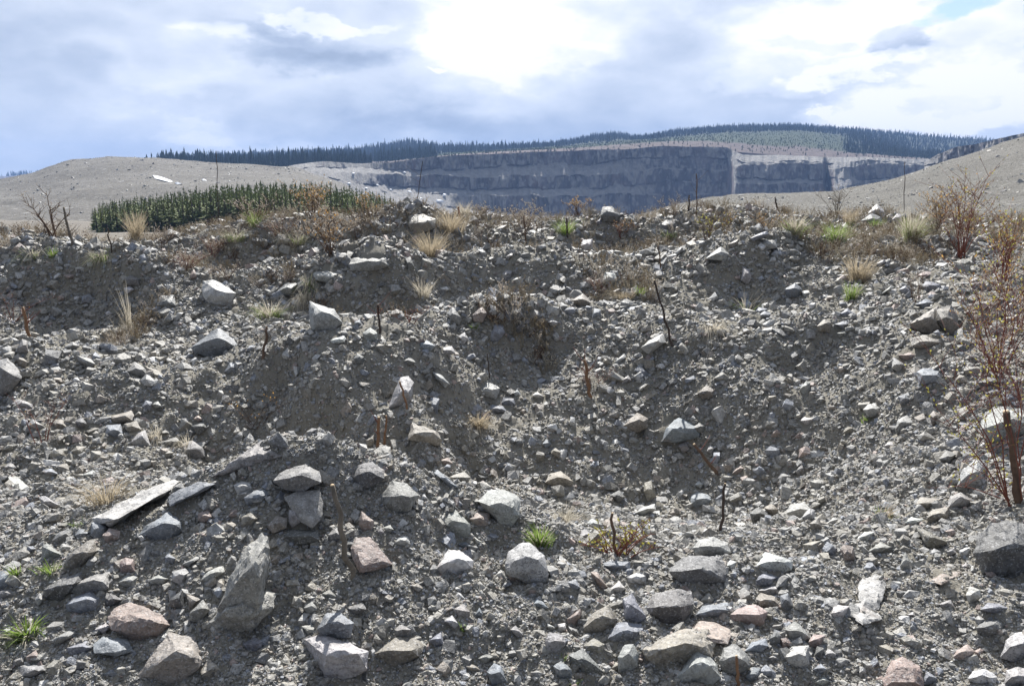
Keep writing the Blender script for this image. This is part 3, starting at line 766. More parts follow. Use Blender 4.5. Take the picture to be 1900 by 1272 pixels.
# sparse treeline on the far left horizon
xs = rng.uniform(-80, 105, 70); xs = np.where(rng.uniform(0, 1, 70) < .6, rng.normal(38, 12, 70), xs)
pl = at(xs, 327 - np.interp(xs, [0, 60, 130], [-1, 3, 0]), 2290.0); h = rng.uniform(8, 16, 70)
fl = instancer('far_treeline', pl, np.zeros((70, 3)), np.stack([h, h, h], -1), rng.integers(0, 8, 70), np.tile([.03, .045, .04], (70, 1)), [])
tag(fl, 'tiny dark treeline on the far left horizon', kind='stuff')
for m_ in fl.modifiers: m_.node_group.nodes['Collection Info'].inputs[0].default_value = bpy.data.collections['far_forest_kinds']

# ------------------------------------------------------------------ plantation of young conifers on the flat, left of centre
def conifer_crown(seed):
    r = np.random.default_rng(seed); co = []; fa = []
    levels = 11
    for k in range(levels):
        z = .07 + .9 * (k / levels); R_ = (.17 * (1 - k / levels) ** .85 + .015); nb = 8 if k < 7 else 5
        for j in range(nb):
            a = r.uniform(0, 6.28); L = R_ * r.uniform(.65, 1.2); w = L * .42; dz = -L * r.uniform(.0, .45); zz = z + r.uniform(-.03, .03)
            ca, sa = math.cos(a), math.sin(a); b0 = len(co)
            co += [(0, 0, zz + .035), (ca * L * .6 - sa * w * .6, sa * L * .6 + ca * w * .6, zz + dz * .5), (ca * L, sa * L, zz + dz + .03), (ca * L * .6 + sa * w * .6, sa * L * .6 - ca * w * .6, zz + dz * .5 - .015)]
            fa.append((b0, b0 + 1, b0 + 2, b0 + 3))
    b0 = len(co); co += [(-.008, 0, .88), (.008, 0, .88), (.002, 0, 1.0), (-.002, 0, 1.0)]; fa.append((b0, b0 + 1, b0 + 2, b0 + 3))
    b0 = len(co); co += [(0, -.008, .88), (0, .008, .88), (0, .002, 1.0), (0, -.002, 1.0)]; fa.append((b0, b0 + 1, b0 + 2, b0 + 3))
    return mesh_np('crown', np.array(co), np.array(fa), M_NEEDLE, False)
crowns = [conifer_crown(400 + k) for k in range(6)]
bm = bmesh.new(); bmesh.ops.create_cone(bm, segments=6, radius1=.022, radius2=.004, depth=.9, matrix=Matrix.Translation((0, 0, .43)), cap_ends=True)
trunk_me = bpy.data.meshes.new('trunk'); bm.to_mesh(trunk_me); bm.free(); trunk_me.materials.append(M_BARK)
pu = [170, 180, 230, 300, 360, 430, 500, 560, 620, 680, 715, 740, 760]
ptop = [392, 376, 368, 358, 348, 340, 336, 338, 342, 352, 358, 372, 384]
trees = []
Ys = [112, 114.5, 117, 120, 123, 127, 131, 136, 141, 147]
for ri_, Y in enumerate(Ys):
    u = 172.0 + random.uniform(0, 22)
    while u < 752 - ri_ * 3:
        # canopy rises towards the back: the tree line stays under the outline seen from the mounds
        vt = np.interp(u, pu, ptop) + random.choice([0, 0, 0, 5, -4, 9]) + (len(Ys) - 1 - ri_) * (1.3 if u > 280 else .7) + random.uniform(-3.5, 5)
        trees.append((u + random.uniform(-3, 3), Y + random.uniform(-1, 1), vt, ri_)); u += random.uniform(8, 14) * 115 / Y
front = [q for q in trees if q[3] < 4 or q[3] >= 9][:290]; rest = [q for q in trees if q not in front]
def tree_spec(q):
    u, Y, vt, r_ = q
    top = at(u, vt, Y); gz = -5.2 + (Y - 112) * .012
    return np.array([top[0], Y, gz]), max(1.8, top[2] - gz)
for i, q in enumerate(front):
    p, h = tree_spec(q)
    e = empty('conifer_tree', p); w = random.uniform(1.35, 1.8)
    tag(e, 'young dark green conifer standing packed among others in the plantation strip beyond the mounds', 'tree', 'young conifers in the plantation strip')
    for nm, me in (('trunk', trunk_me), ('crown', crowns[i % 6])):
        c = link(bpy.data.objects.new(nm, me), e); c.scale = (h * w, h * w, h); c.rotation_euler = (0, 0, random.uniform(0, 6.28))
        k = random.uniform(.75, 1.3); c.color = (.145 * k, .175 * k, .06 * k, 1)
pts = []; hs = []
for q in rest:
    p, h = tree_spec(q); pts.append(p); hs.append(h)
PT = []
for k in range(6):
    me = crowns[k].copy(); me.materials[0] = M_NEEDLE_I; PT.append(bpy.data.objects.new('plantation_kind_%d' % k, me))
hs = np.array(hs); n = len(hs)
pf = instancer('plantation_trees', np.array(pts), np.stack([0 * hs, 0 * hs, rng.uniform(0, 6.28, n)], -1), np.stack([hs * 1.4, hs * 1.4, hs], -1), rng.integers(0, 6, n), np.array([.145, .175, .06]) * rng.uniform(.75, 1.3, (n, 1)), PT)
tag(pf, 'inner rows of the dense conifer plantation left of centre', kind='stuff')

# ------------------------------------------------------------------ air
M_HAZE = bpy.data.materials.new('haze'); M_HAZE.use_nodes = True
t = NT(M_HAZE.node_tree); t.n.clear()
pv = t.new('ShaderNodeVolumePrincipled'); pv.inputs['Color'].default_value = (.34, .54, .98, 1); pv.inputs['Density'].default_value = 0.00023; pv.inputs['Anisotropy'].default_value = 0.0
ou = t.new('ShaderNodeOutputMaterial'); t.l.new(pv.outputs[0], ou.inputs['Volume'])
bm = bmesh.new(); bmesh.ops.create_cube(bm, size=1.0, matrix=Matrix.Translation((0, 1300, 40)) @ Matrix.Diagonal((6000, 3400, 210, 1)))
me = bpy.data.meshes.new('haze'); bm.to_mesh(me); bm.free(); me.materials.append(M_HAZE)
haze = tag(link(bpy.data.objects.new('haze', me)), kind='stuff', label='thin bluish air between the camera and the far pit')
# ------------------------------------------------------------------ the stones one can tell apart: outline in the photo, real depth behind it
OFF = {'A': (0, 180), 'B': (630, 180), 'C': (1260, 180), 'D': (0, 500), 'E': (630, 500), 'F': (1260, 500), 'G': (0, 844), 'H': (630, 844), 'I': (1260, 844)}
ROCKS = """
G l 508,350 560,300 760,210 960,140 1005,150 900,230 760,300 660,350 600,395 545,380|longest pale flat slab lying along the left edge of the front mound|the longest pale slab
G b 925,235 980,190 1110,145 1190,155 1090,215 1020,245 935,280|bluish slab end to end with the longest pale slab, nearer the mound top|the bluish slab above the longest one
D g 1165,1140 1270,1060 1450,935 1560,940 1640,990 1600,1040 1480,1060 1300,1110|broad grey slab cresting the front mound beside the dark hollow|the broad crest slab
G g 1497,140 1560,90 1690,45 1760,90 1775,150 1640,210 1560,185|blocky grey boulder high on the front mound with a dark overhanging underside|the blocky overhanging boulder
G b 1340,235 1400,195 1470,180 1485,215 1440,260 1360,275
G l 1285,165 1330,140 1390,150 1390,190 1310,220|small pale cube of stone left of the blocky overhanging boulder|the small pale cube
G g 1560,230 1640,200 1760,190 1780,260 1775,340 1720,405 1640,350|flat grey plate leaning in the front mound under the blocky overhanging boulder|the leaning grey plate
G d 1540,440 1580,405 1750,410 1760,470 1650,495
G l 1590,300 1640,285 1655,370 1610,400 1590,370
G t 1470,390 1520,335 1585,345 1580,400 1500,430
G t 1330,340 1385,305 1425,350 1370,400 1330,390
G b 765,440 800,390 930,310 1000,360 1005,410 930,490 820,490 770,475|large bluish boulder with a sunlit flat top on the left flank of the front mound|the sunlit flat-topped bluish boulder
G b 500,370 530,360 590,395 575,440 530,465 500,440
G p 565,440 600,400 665,415 655,460 590,495|pinkish stone just below the lower end of the longest pale slab|the pinkish stone by the slab end
G t 350,600 380,545 480,470 525,465 530,530 460,600 390,635|tan slab on edge downhill of the longest pale slab, green grass at its left|the tan slab by the grass
G g 230,500 255,480 345,550 290,585 235,580
G g 285,470 330,420 420,400 400,450 330,490
G b 410,440 440,405 500,410 495,455 430,465
G d 240,740 330,680 455,640 455,690 380,760 330,810 245,790|dark brick-shaped slab at the left of the front mound|the dark brick-shaped slab
G g 375,750 400,715 520,645 605,640 600,730 480,770
G b 360,825 400,780 500,745 550,790 530,850 440,880 370,860|rounded bluish speckled stone up and left of the rust-stained boulder|the rounded bluish speckled stone
G p 600,890 625,840 720,810 790,830 910,890 940,935 870,1010 790,1055 690,1000 615,960|pale boulder with an orange rust stain on its top|the rust-stained boulder
G t 750,1230 800,1150 870,1050 930,975 1075,1000 1120,1130 1100,1170 950,1290 760,1285|big tan-grey boulder at the bottom edge below the rust-stained boulder|the big tan boulder at the bottom edge
G g 1110,960 1180,860 1240,770 1330,740 1420,740 1525,760 1500,840 1380,960 1250,1000 1150,990+1190,850 1270,660 1340,520 1440,430 1480,450 1490,560 1470,640 1440,760 1410,900 1250,960|largest boulder, tall grey wedge with a pointed spire and a notch|the tall wedge boulder
H l -195,1010 -110,985 20,1020 160,1080 155,1180 30,1250 -90,1245
G b 1743,960 1790,870 1870,862 1948,925 1930,1000 1800,1010|speckled bluish boulder crossed by the shadow of the tall stake|the speckled bluish boulder
G l 945,640 1020,620 1050,640 1000,720 950,690
G l 1105,690 1150,630 1230,610 1240,640 1160,710
G l 650,700 700,655 760,670 740,720 680,735
G l 820,690 870,655 930,680 900,710 830,710
G p 650,590 690,560 740,570 745,640 690,665 655,650
G d 930,800 1005,740 1015,860 940,830
G t 1020,760 1110,790 1040,860
G g 1040,870 1120,790 1155,850 1100,920 1045,910
G g 1000,600 1080,555 1115,560 1040,615
G b 905,560 930,540 970,570 950,600 910,590
G p 1090,320 1150,300 1170,340 1130,380 1090,360
G g 1670,840 1720,800 1755,850 1700,885
G g 1775,760 1820,735 1855,780 1810,805
G g 1805,440 1840,400 1890,420 1890,480 1830,480
G b 1330,1040 1400,1000 1450,1020 1440,1070 1360,1090
G g 110,1160 260,1140 270,1180 150,1240 100,1230
G g 270,1020 380,960 430,960 400,1000 300,1060|grey wedge-topped slab left of the rust-stained boulder|the wedge-topped slab
G b 365,1060 480,1020 520,1060 470,1100 370,1110
G b 510,1040 570,1000 700,1010 740,1080 640,1105 520,1090|flat bluish slab lying in the shade under the rust-stained boulder|the shaded bluish slab
G g 70,1130 130,1100 140,1150 80,1170
G p 140,1110 200,1070 225,1120 150,1150
G b 550,1210 620,1170 660,1210 580,1230
G b -30,640 30,630 85,690 60,740 -30,760
G g -20,750 75,730 80,770 0,800
G l 40,110 90,115 165,180 130,220 60,190|flat whitish plate lying by the dry grass at the far left|the flat whitish plate
G l 210,230 250,220 325,275 300,300 240,280
G l 450,110 510,80 540,105 480,140
G g 15,60 60,35 95,70 60,105 20,90
G g 440,280 470,265 505,285 480,310
G w 520,960 580,920 615,950 570,990
G l 190,790 220,755 240,790 210,840
G d 570,780 600,755 680,795 600,850 570,840
G t 600,750 640,725 705,755 660,770
G l 1660,940 1740,930 1740,980 1700,1000
H d 75,120 100,50 180,30 245,80 250,130 150,190 90,170|dark flat-topped boulder on the crown of the front mound|the dark flat-topped boulder
H g 225,230 290,140 370,155 435,220 390,300 300,345 250,290|grey faceted boulder on the mound right of and below the dark flat-topped boulder|the faceted crown boulder
H g 550,370 580,300 640,300 720,380 725,440 690,470 610,460|grey egg-sided boulder with a split face in the middle of the front slope|the split-faced grey boulder
H l 755,250 830,190 930,195 995,240 990,330 950,395 880,370 820,310|mottled pale boulder half buried behind the small white-topped stone|the mottled pale boulder
H w 750,280 790,260 830,300 820,320 770,315
H p 705,350 760,310 830,320 820,380 800,410 760,400|reddish brown stone in front of the mottled pale boulder|the reddish brown stone
H p 60,510 90,450 170,455 230,540 295,600 200,635 110,645 80,590|pinkish grey trapezoid slab beside the tall leaning stake|the trapezoid slab
H w 290,480 310,440 380,445 390,490 340,510 300,505|small white cube of stone right of the trapezoid slab|the small white cube
H w 535,620 600,520 660,520 740,580 735,625 640,670 560,660|cream loaf-shaped boulder casting a long shadow on the front slope|the cream loaf-shaped boulder
H l 910,600 930,530 1010,475 1060,490 1130,550 1150,640 1140,710 1090,730 1000,690 915,650|large pale speckled boulder at the foot of the green grass tuft|the large pale speckled boulder
H p 105,380 120,305 190,360 185,420 140,435
H g 195,410 230,395 250,430 220,450
H l 240,400 280,380 300,410 260,440
H t 165,1100 220,1050 330,1000 430,990 465,1050 440,1110 310,1180 230,1150|tan half-round boulder with a flat front near the bottom edge|the tan half-round boulder
H g 300,960 340,930 400,960 380,1000 310,1005
H b 490,1020 560,970 580,1050 530,1060
H g 610,840 680,820 720,860 700,910 650,900
H w 570,910 620,880 660,930 640,960
H b 745,880 770,835 790,870 780,900
H d 40,840 130,810 150,850 70,890
H p 1250,900 1330,840 1335,880 1290,950 1255,930
H t 1345,950 1390,870 1480,820 1530,900 1510,970 1430,995 1360,985|olive tan boulder in the stone heap|the olive tan boulder
H b 1475,1010 1530,920 1660,925 1675,960 1640,1030 1560,1040|bluish boulder leaning on the olive tan boulder|the leaning bluish boulder
H b 1560,790 1610,760 1690,890 1680,950 1570,900
H d 1690,840 1720,760 1850,738 1935,745 1955,820 1890,940 1790,950 1700,880|dark speckled block standing right of the stone heap|the dark speckled block
H l 1130,1020 1155,970 1230,990 1250,1030 1210,1100 1140,1090
H d 1260,1100 1340,1060 1450,1190 1400,1220 1330,1190|dark brick-like stone lying slantwise in the heap|the slanting dark brick
H l 1530,1110 1570,1040 1620,1035 1650,1100 1640,1160 1570,1210 1535,1190|upright pale block near the bottom beside the broad tan slab|the upright pale block
H t 1340,1050 1400,1005 1460,1040 1440,1110 1360,1090
H b 1175,1160 1220,1130 1280,1180 1290,1230 1220,1250
H b 810,1190 850,1140 890,1160 940,1270 840,1270
H g 750,1120 800,1085 850,1110 790,1160
H t 690,1160 730,1140 790,1190 740,1210
H t 1670,1070 1760,1010 1900,950 2030,960 2075,1020 2050,1110 1910,1180 1760,1180 1690,1120|broad tan slab tilted in the heap at the bottom right of centre|the broad tan heap slab
H g 1260,940 1310,960 1330,1000 1270,990
H w 1140,920 1190,950 1170,965 1140,950
H w 1200,930 1245,920 1250,960 1210,980
H l 940,960 970,935 1015,990 990,1010
H w 1480,740 1540,690 1575,730 1540,775
H w 1575,670 1640,645 1695,660 1690,710 1600,715|pale flat-topped stone below the red-stemmed sprout|the pale flat-topped stone
H b 1430,600 1500,580 1600,585 1600,635 1500,640
H w 1360,370 1390,345 1450,380 1440,410 1390,415
H l 1320,440 1350,400 1440,470 1400,490
H l 1620,320 1660,290 1740,265 1745,300 1680,335
H t 1130,150 1160,100 1220,85 1290,145 1270,190 1200,180|tan flat stone lying in the central hollow|the tan stone in the hollow
H t 600,120 690,90 725,120 700,165 640,150
H t 760,150 790,140 870,190 830,200
H b 500,90 540,80 660,180 620,190
H p 540,30 600,10 625,45 570,60
H d 1490,220 1540,190 1575,230 1530,270
H t 1680,150 1720,135 1745,230 1700,260 1675,200
H b 1060,820 1090,780 1170,850 1110,865
H b 1250,700 1300,680 1330,730 1280,760
H p 1380,640 1420,640 1480,730 1440,745
H b 640,490 700,470 735,500 700,530
H b 780,440 840,420 880,450 840,480
H l 740,450 790,480 760,500
I l 75,510 110,460 190,450 270,490 285,540 230,570 90,560|pale rough boulder directly behind the dark flat-topped block|the pale rough boulder
I d -55,640 -20,580 60,555 230,560 260,620 255,690 130,735 20,710|dark square block with a flat top, right of the red-stemmed sprout|the dark square block
I w 255,610 280,575 320,585 320,630 275,640
I w 425,610 470,530 560,555 630,580 620,630 560,660 470,640|white and blue-grey chunk on the slope right of the dark square block|the white and blue chunk
I b 420,690 470,635 545,670 510,720 430,730
I l 435,745 530,710 560,725 545,770 480,775
I b 90,880 130,830 270,810 290,860 230,900 120,915|pale bluish oblong stone on top of the heap|the bluish oblong stone
I p 275,880 330,840 420,815 490,860 470,930 390,960 300,920|pinkish grey stone with a hole-like pit at the top of the heap|the pitted pinkish stone
I p 75,960 110,915 190,920 290,960 270,1040 180,1030 90,1000|broad pinkish slab across the middle of the heap|the broad pinkish heap slab
I t 420,790 450,755 530,780 570,840 500,860 440,820|orange-brown wedge stone at the right top of the heap|the orange-brown wedge
I b 555,770 600,755 640,850 600,870 560,830
I g 580,960 630,910 670,930 720,1000 700,1040 620,1030
I p 710,1030 740,985 810,990 780,1050 720,1060|salmon pink block at the right end of the heap|the salmon pink block
I d 495,1010 530,960 560,990 545,1040 500,1050
I p 555,1010 590,1000 625,1040 600,1070 565,1060
I b 360,1080 400,1030 480,1005 495,1050 430,1105
I g 220,1130 245,1060 310,1040 370,1090 390,1160 310,1240 250,1230|knobbly upright grey boulder behind the brown twig at the bottom|the knobbly grey boulder
I l -30,1240 60,1130 100,1055 210,1150 230,1220 190,1290 0,1285|pointed pale boulder at the bottom edge under the heap|the pointed pale boulder
I l 575,1110 620,1050 715,1045 720,1150 690,1195 610,1150|pale squared boulder just below the heap's right end|the pale squared boulder
I l 460,1120 530,1090 555,1120 510,1145
I b 365,1220 400,1165 450,1170 450,1240 390,1260
I d 740,1110 760,1050 800,1060 780,1130
I w 790,1110 820,1060 880,1100 850,1130
I b 735,1180 780,1145 820,1180 780,1210
I w 745,1250 790,1215 835,1245 790,1270
I l 985,720 1010,680 1110,645 1145,660 1130,760 1100,850 1000,850+930,860 980,800 1090,820 1110,900 1010,935 960,890|whitish crooked slab lying flat among gravel at the lower right|the whitish crooked slab
I l 835,870 860,820 940,830 900,920 860,910
I p 885,510 910,490 960,500 970,580 920,600
I g 1040,530 1110,475 1170,505 1080,555
I l 1215,610 1245,530 1280,590 1275,640 1230,645|pale pyramid-shaped stone standing up on the right slope|the pale pyramid stone
I p 1375,690 1450,650 1550,640 1540,670 1440,715|flat reddish stone right of the pale pyramid stone|the flat reddish stone
I w 980,460 1020,420 1080,420 1040,470 990,480
I d 1620,540 1650,430 1720,370 1800,355 1900,370 2000,440 2010,560 1900,720 1780,700 1680,650 1650,570|huge dark boulder at the right edge below the red-stemmed shrub|the huge dark boulder
I b 1660,850 1700,810 1820,805 1870,850 1780,880
I d 1630,950 1680,910 1770,890 1810,930 1780,990 1700,1020|dark faceted stone with a deep shadow near the lower right corner|the dark faceted corner stone
I l 1770,1110 1800,1020 1850,975 1900,970 1980,1010 1980,1120 1860,1150|large pale speckled boulder at the right edge of the lower corner|the pale boulder on the right edge
I w 1590,1230 1620,1185 1690,1175 1755,1220 1740,1265 1650,1275|rounded white and blue speckled stone at the bottom right|the rounded white stone
I l 1790,1260 1800,1180 1870,1165 1960,1180 1960,1290 1800,1290
I p 1510,1110 1530,1070 1590,1040 1630,1080 1600,1130 1540,1150
I p 1120,1240 1170,1130 1230,1110 1330,1160 1350,1280 1130,1280|flat reddish-stained slab at the bottom edge of the right slope|the reddish-stained slab
I b 1335,1270 1360,1180 1430,1230 1420,1275
I w 1580,770 1600,720 1660,740 1670,810 1600,820
I l 1430,820 1500,790 1520,840 1450,850
I w 1250,880 1290,860 1310,890 1270,900
I l 1470,530 1520,505 1540,550 1490,560
I w 1555,610 1580,590 1600,620 1580,640
I d 1190,750 1250,735 1280,760 1220,790
I t 1310,410 1340,400 1480,480 1400,530 1360,490|bark-brown wedge stone jutting from the right slope left of the huge dark boulder|the bark-brown wedge
I w 590,320 610,270 690,255 730,300 690,365 620,345|whitish boulder perched over a dark gap on the hollow's right side|the perched whitish boulder
I w 665,350 720,290 750,300 745,350 700,370
I t 715,375 770,340 790,400 730,425
I l 795,390 850,340 880,350 840,390
I d 390,320 440,280 495,330 450,380 400,370|dark rounded stone left of the perched whitish boulder|the dark stone by the perched one
I t 465,290 510,265 550,300 520,340
I b 60,230 100,200 160,200 210,250 190,290 100,300 65,270|rounded bluish stone at the foot of the leaning stub in the hollow|the rounded bluish hollow stone
I w 85,160 110,140 140,160 120,190
I p 290,100 340,50 370,60 330,110
I g 640,90 680,45 700,110 650,110
I l 1525,180 1560,80 1650,10 1700,50 1690,180 1600,210|large pale upright slab standing behind the stems of the red shrub|the pale upright slab
I l 1480,290 1490,230 1550,200 1620,250 1600,300
I t 1300,270 1330,230 1440,240 1400,300 1340,300
I t 1360,350 1390,300 1490,280 1480,340 1400,385
I w 1225,380 1280,340 1350,350 1300,390
I g 1430,20 1470,-30 1530,-10 1480,60
I g 1120,30 1160,20 1165,70 1120,75
F l 1660,880 1690,790 1740,750 1830,760 1980,790 1990,950 1850,960 1700,940|broad pale boulder behind the cut stub of the red shrub|the broad pale boulder by the stub
F t 100,680 150,635 205,650 190,710 130,715|small tan squared stone sitting alone on the big right slope|the small tan squared stone
F l 660,660 700,610 725,620 715,680 680,690
F l 665,830 690,810 770,800 770,850 700,860|pale wedge stone low on the bare part of the big right slope|the pale wedge on the bare slope
F l 1010,770 1050,735 1110,760 1120,810 1040,810|pale bluish stone above the small green sprig|the stone above the green sprig
F l 1190,880 1200,830 1260,795 1310,830 1260,890 1200,905
F t 1380,800 1400,775 1445,800 1430,860 1390,850
F l 1125,970 1160,945 1220,955 1160,990
F b 1205,700 1250,680 1290,710 1250,755 1215,740
F b 1305,560 1350,540 1440,550 1450,610 1400,640 1320,635|squared bluish boulder below the stack of brown rocks|the squared bluish boulder
F t 1415,215 1500,195 1535,250 1540,330 1480,370 1420,280|big tan boulder at the right of the brown rock stack|the big tan stack boulder
F t 1260,300 1330,260 1425,200 1430,300 1460,350 1340,350|shaded brown boulder in the middle of the brown rock stack|the shaded stack boulder
F t 1270,380 1340,360 1460,370 1465,410 1380,440 1280,420|flat brown slab at the bottom of the brown rock stack|the bottom stack slab
F b 1300,190 1360,160 1420,180 1410,205 1340,220|bluish stone topmost on the brown rock stack|the topmost stack stone
F l 1170,540 1180,480 1240,520 1220,570
F p 1200,470 1280,450 1370,470 1360,490 1260,500
F b 1335,90 1360,60 1440,80 1445,125 1370,130|sharp bluish stone on the upper right slope above the rock stack|the sharp bluish stone
F b 1210,110 1250,80 1280,120 1240,140
F l 1100,140 1170,85 1190,95 1120,150
F b 880,245 930,210 965,240 950,270 900,270
F b 855,300 920,280 945,300 900,330
F t 755,310 800,270 840,290 830,345 770,340|brown round stone at the crest of the big right slope|the brown round crest stone
F g 870,350 930,330 945,360 880,375
F b 440,250 470,225 510,240 490,275
F b 580,110 640,70 680,110 660,150 600,155|bluish square slab set in the shaded bank of the middle right mound|the bluish square slab
F w 670,120 720,110 735,145 690,155
F l 340,60 350,-20 390,0 400,50 380,80|upright pale squared stone at the edge of the shaded right bank|the upright squared stone
E b 1770,950 1800,870 1870,810 1900,830 1990,860 1990,920 1880,950|bluish boulder split by a crack on the hollow's upper right side|the cracked bluish boulder
F g 75,870 110,840 150,860 130,900 80,900
F g -10,970 40,945 60,990 20,1010
F g 140,920 180,910 200,940 160,950
F l 150,1000 170,960 200,980 185,1020
F d 1640,620 1700,590 1820,610 1800,650 1680,650
F b 1690,680 1740,650 1790,670 1740,700
F g 1780,240 1830,230 1870,260 1820,280
F b 1500,360 1560,320 1620,340 1580,370
E l 125,350 170,315 210,350 205,390 150,405|pale rounded stone at the foot of the dark twiggy stub|the pale rounded stone
E l 255,780 330,640 335,590 380,585 410,620 395,720 340,750|pale pointed slab standing on edge above the orange-barked stakes|the standing pointed slab
E t 375,935 400,840 540,890 565,940 540,970 460,945|grey-tan boulder with a dusty back right of the orange-barked stakes|the dusty-backed boulder
E b 485,740 500,700 550,710 540,800 510,800
E l 725,680 750,630 820,615 890,650 860,720 780,690|low pale boulder in the middle saddle behind the dry grass clump|the low pale saddle boulder
E b 805,770 830,740 900,750 930,785 830,795
E b 890,735 900,700 960,710 970,745 920,755
E l 510,560 560,575 610,630 580,650 530,600
E w 650,370 690,340 710,380 680,415|small white cube-like stone in the middle of the left-hand slope|the middle white stone
E w 830,200 860,195 875,235 850,265 830,240|white upright chip at the lip of the shaded middle bank|the white chip at the lip
E b 830,370 850,300 900,300 910,350 870,400 835,395|bluish plate stuck in the shaded middle bank|the bluish plate in the bank
E g 590,240 620,200 670,260 660,310 620,290
E p 730,250 780,200 815,240 790,290 740,285
E d 940,250 960,205 1000,210 1010,260 960,280
E d 970,320 1000,280 1030,310 1010,345 975,350
E l 1140,290 1170,265 1210,290 1180,320
E l 1200,220 1220,175 1260,200 1230,230
E t 1280,170 1340,130 1400,190 1340,215
E b 1390,270 1400,210 1440,220 1435,270
E l 1660,430 1700,390 1780,350 1800,400 1700,465|pale loaf-shaped stone beside a dark stub on the middle right crest|the pale loaf stone on the crest
E l 1440,70 1460,10 1520,20 1530,60 1490,90|upright pale block behind the tan fallen grass tuft|the upright block by fallen grass
E t 1560,860 1640,785 1700,820 1700,870 1620,905|tan broken boulder on the right side of the central hollow|the tan broken boulder
E b 430,400 480,385 530,420 500,450 440,430
E l 550,430 620,420 640,460 570,475
E b 80,290 110,270 130,310 90,320
E w 0,370 20,360 40,385 10,400
E w 545,100 590,90 605,110 570,125
E p 350,380 380,375 390,400 360,405
E d 340,500 390,480 420,510 390,530
E d 75,490 100,460 135,480 130,520 90,520
E l 1510,510 1570,460 1580,480 1530,530
E l 1550,610 1590,580 1610,610 1560,630
E w 1060,690 1090,670 1130,700 1100,720
E d 1130,680 1160,670 1170,710 1140,710
E w 955,680 980,655 1000,690 975,700
E b 1115,960 1140,930 1170,960 1140,985
E t 145,940 190,905 195,970 150,970
D b 1050,430 1200,315 1290,380 1310,430 1240,490 1160,485 1080,460|big bluish wedge boulder in the left hollow|the big bluish wedge boulder
D w 1115,130 1115,60 1190,55 1300,130 1270,190 1190,215 1130,170|white-topped boulder on the upper left slope|the white-topped boulder
D l 1700,260 1705,170 1770,200 1840,220 1890,290 1830,345 1720,340|pale boulder with a sharp left point on top of the left middle mound|the sharp-pointed pale boulder
D w 1815,390 1850,375 1900,365 1900,400 1830,410
D g -75,680 -40,510 40,485 110,560 115,600 60,670 0,700|rounded grey boulder cut off by the left edge|the boulder at the left edge
D t 70,480 100,460 155,510 140,550 110,545
D g 90,440 120,380 150,390 155,450 110,470
D g 690,560 740,505 800,540 820,590 750,605|grey dome-shaped stone in the left hollow|the dome-shaped stone
D g 420,470 500,490 525,520 500,550 430,500
D g 340,430 400,395 440,420 420,450
D t 575,835 600,810 720,775 740,800 730,830 620,855|flat tan stone capping a bluish block in the left hollow|the tan capping stone
D b 570,920 580,855 665,850 680,910 620,930|bluish block under the flat tan capping stone|the block under the cap
D t 690,880 680,850 750,830 780,880 730,910
D l 715,950 760,900 800,880 830,970 760,985|pale half-buried stone draped with pale dead grass|the grass-draped stone
D g 880,950 970,920 990,940 950,985 890,980
D g 1000,1010 990,960 1060,940 1120,980 1130,1030 1050,1050
D d 1050,860 1120,830 1140,870 1100,910 1060,890
D p 1060,820 1090,800 1120,825 1080,840
D l 60,740 100,710 180,740 190,770 110,765
D l 145,860 180,820 240,860 210,890
D b 450,150 490,130 520,165 490,185 450,180|bluish stone stuck in the shaded bank at the far left|the bluish stone in the left bank
D g 860,200 880,140 960,140 970,200 920,220|grey squat stone left of the white-topped boulder|the grey squat stone
A d 675,995 720,980 775,1000 770,1040 700,1035
A w 680,1050 720,1040 740,1060 700,1085
D t 790,285 840,260 885,270 885,300 810,310
D b 1225,570 1260,510 1310,510 1300,570 1240,580
D g 1175,520 1200,485 1230,500 1210,540
D w 575,240 600,225 620,245 590,255
D g 1510,130 1580,70 1640,75 1600,140 1550,150
D b 775,760 800,715 840,730 830,780
D l 830,740 870,720 890,750 850,770
D d 400,840 450,810 480,850 440,890
D t 285,840 340,820 370,870 320,890
D b 225,1110 280,1090 320,1125 260,1140
A l 1725,970 1740,955 1870,965 1860,990 1810,1025 1740,1010|pale jagged slab jutting from the bank left of the long flat ledge|the jagged jutting slab
B g 50,920 70,885 270,875 280,930 200,955 60,955|long flat grey ledge stone on the bank edge left of centre|the long ledge stone
B t 375,700 390,655 460,640 530,670 525,720 440,755 390,735|brown boulder in the side of the knoll with the tall thin stake|the brown knoll boulder
B w 1325,820 1340,785 1395,780 1395,830 1360,850|white stone standing out on the far middle mound|the far white stone
B d 1435,650 1450,605 1500,600 1550,650 1530,690 1460,685|dark boulder on the skyline in front of the pit wall|the dark skyline boulder
B l 895,975 915,950 960,960 940,1010 900,1010
B t 805,1010 830,985 860,1010 840,1035
B l 915,880 950,855 960,865 930,895
B d 360,890 390,875 415,940 380,960
B w 280,660 310,645 320,665 290,680
B b 1410,690 1440,665 1450,700 1420,705
B d 1770,700 1800,675 1850,690 1840,740 1780,740
C w 1040,640 1090,585 1135,630 1130,670 1060,665|whitish peaked boulder on the right skyline|the whitish peaked boulder
C d 1000,680 1060,640 1110,660 1130,700 1040,715|dark slab under the whitish peaked boulder|the dark slab under the peaked one
C w 1165,680 1200,640 1235,650 1220,695
C d 1320,680 1330,640 1385,640 1390,700 1340,705
C l 430,820 460,780 530,790 540,830 470,845|pale rounded stone on the far right mound beside a flat bluish slab|the pale rounded far stone
C b 390,780 440,750 490,735 495,755 410,795|flat bluish slab on the far right mound|the flat bluish far slab
C l 145,890 230,820 280,870 260,905|pale slanted slab leaning on the far right mound|the slanted far slab
C t 265,810 330,780 335,820 290,835
C l 505,870 525,840 550,850 545,895
C g 1060,830 1075,795 1095,800 1095,835
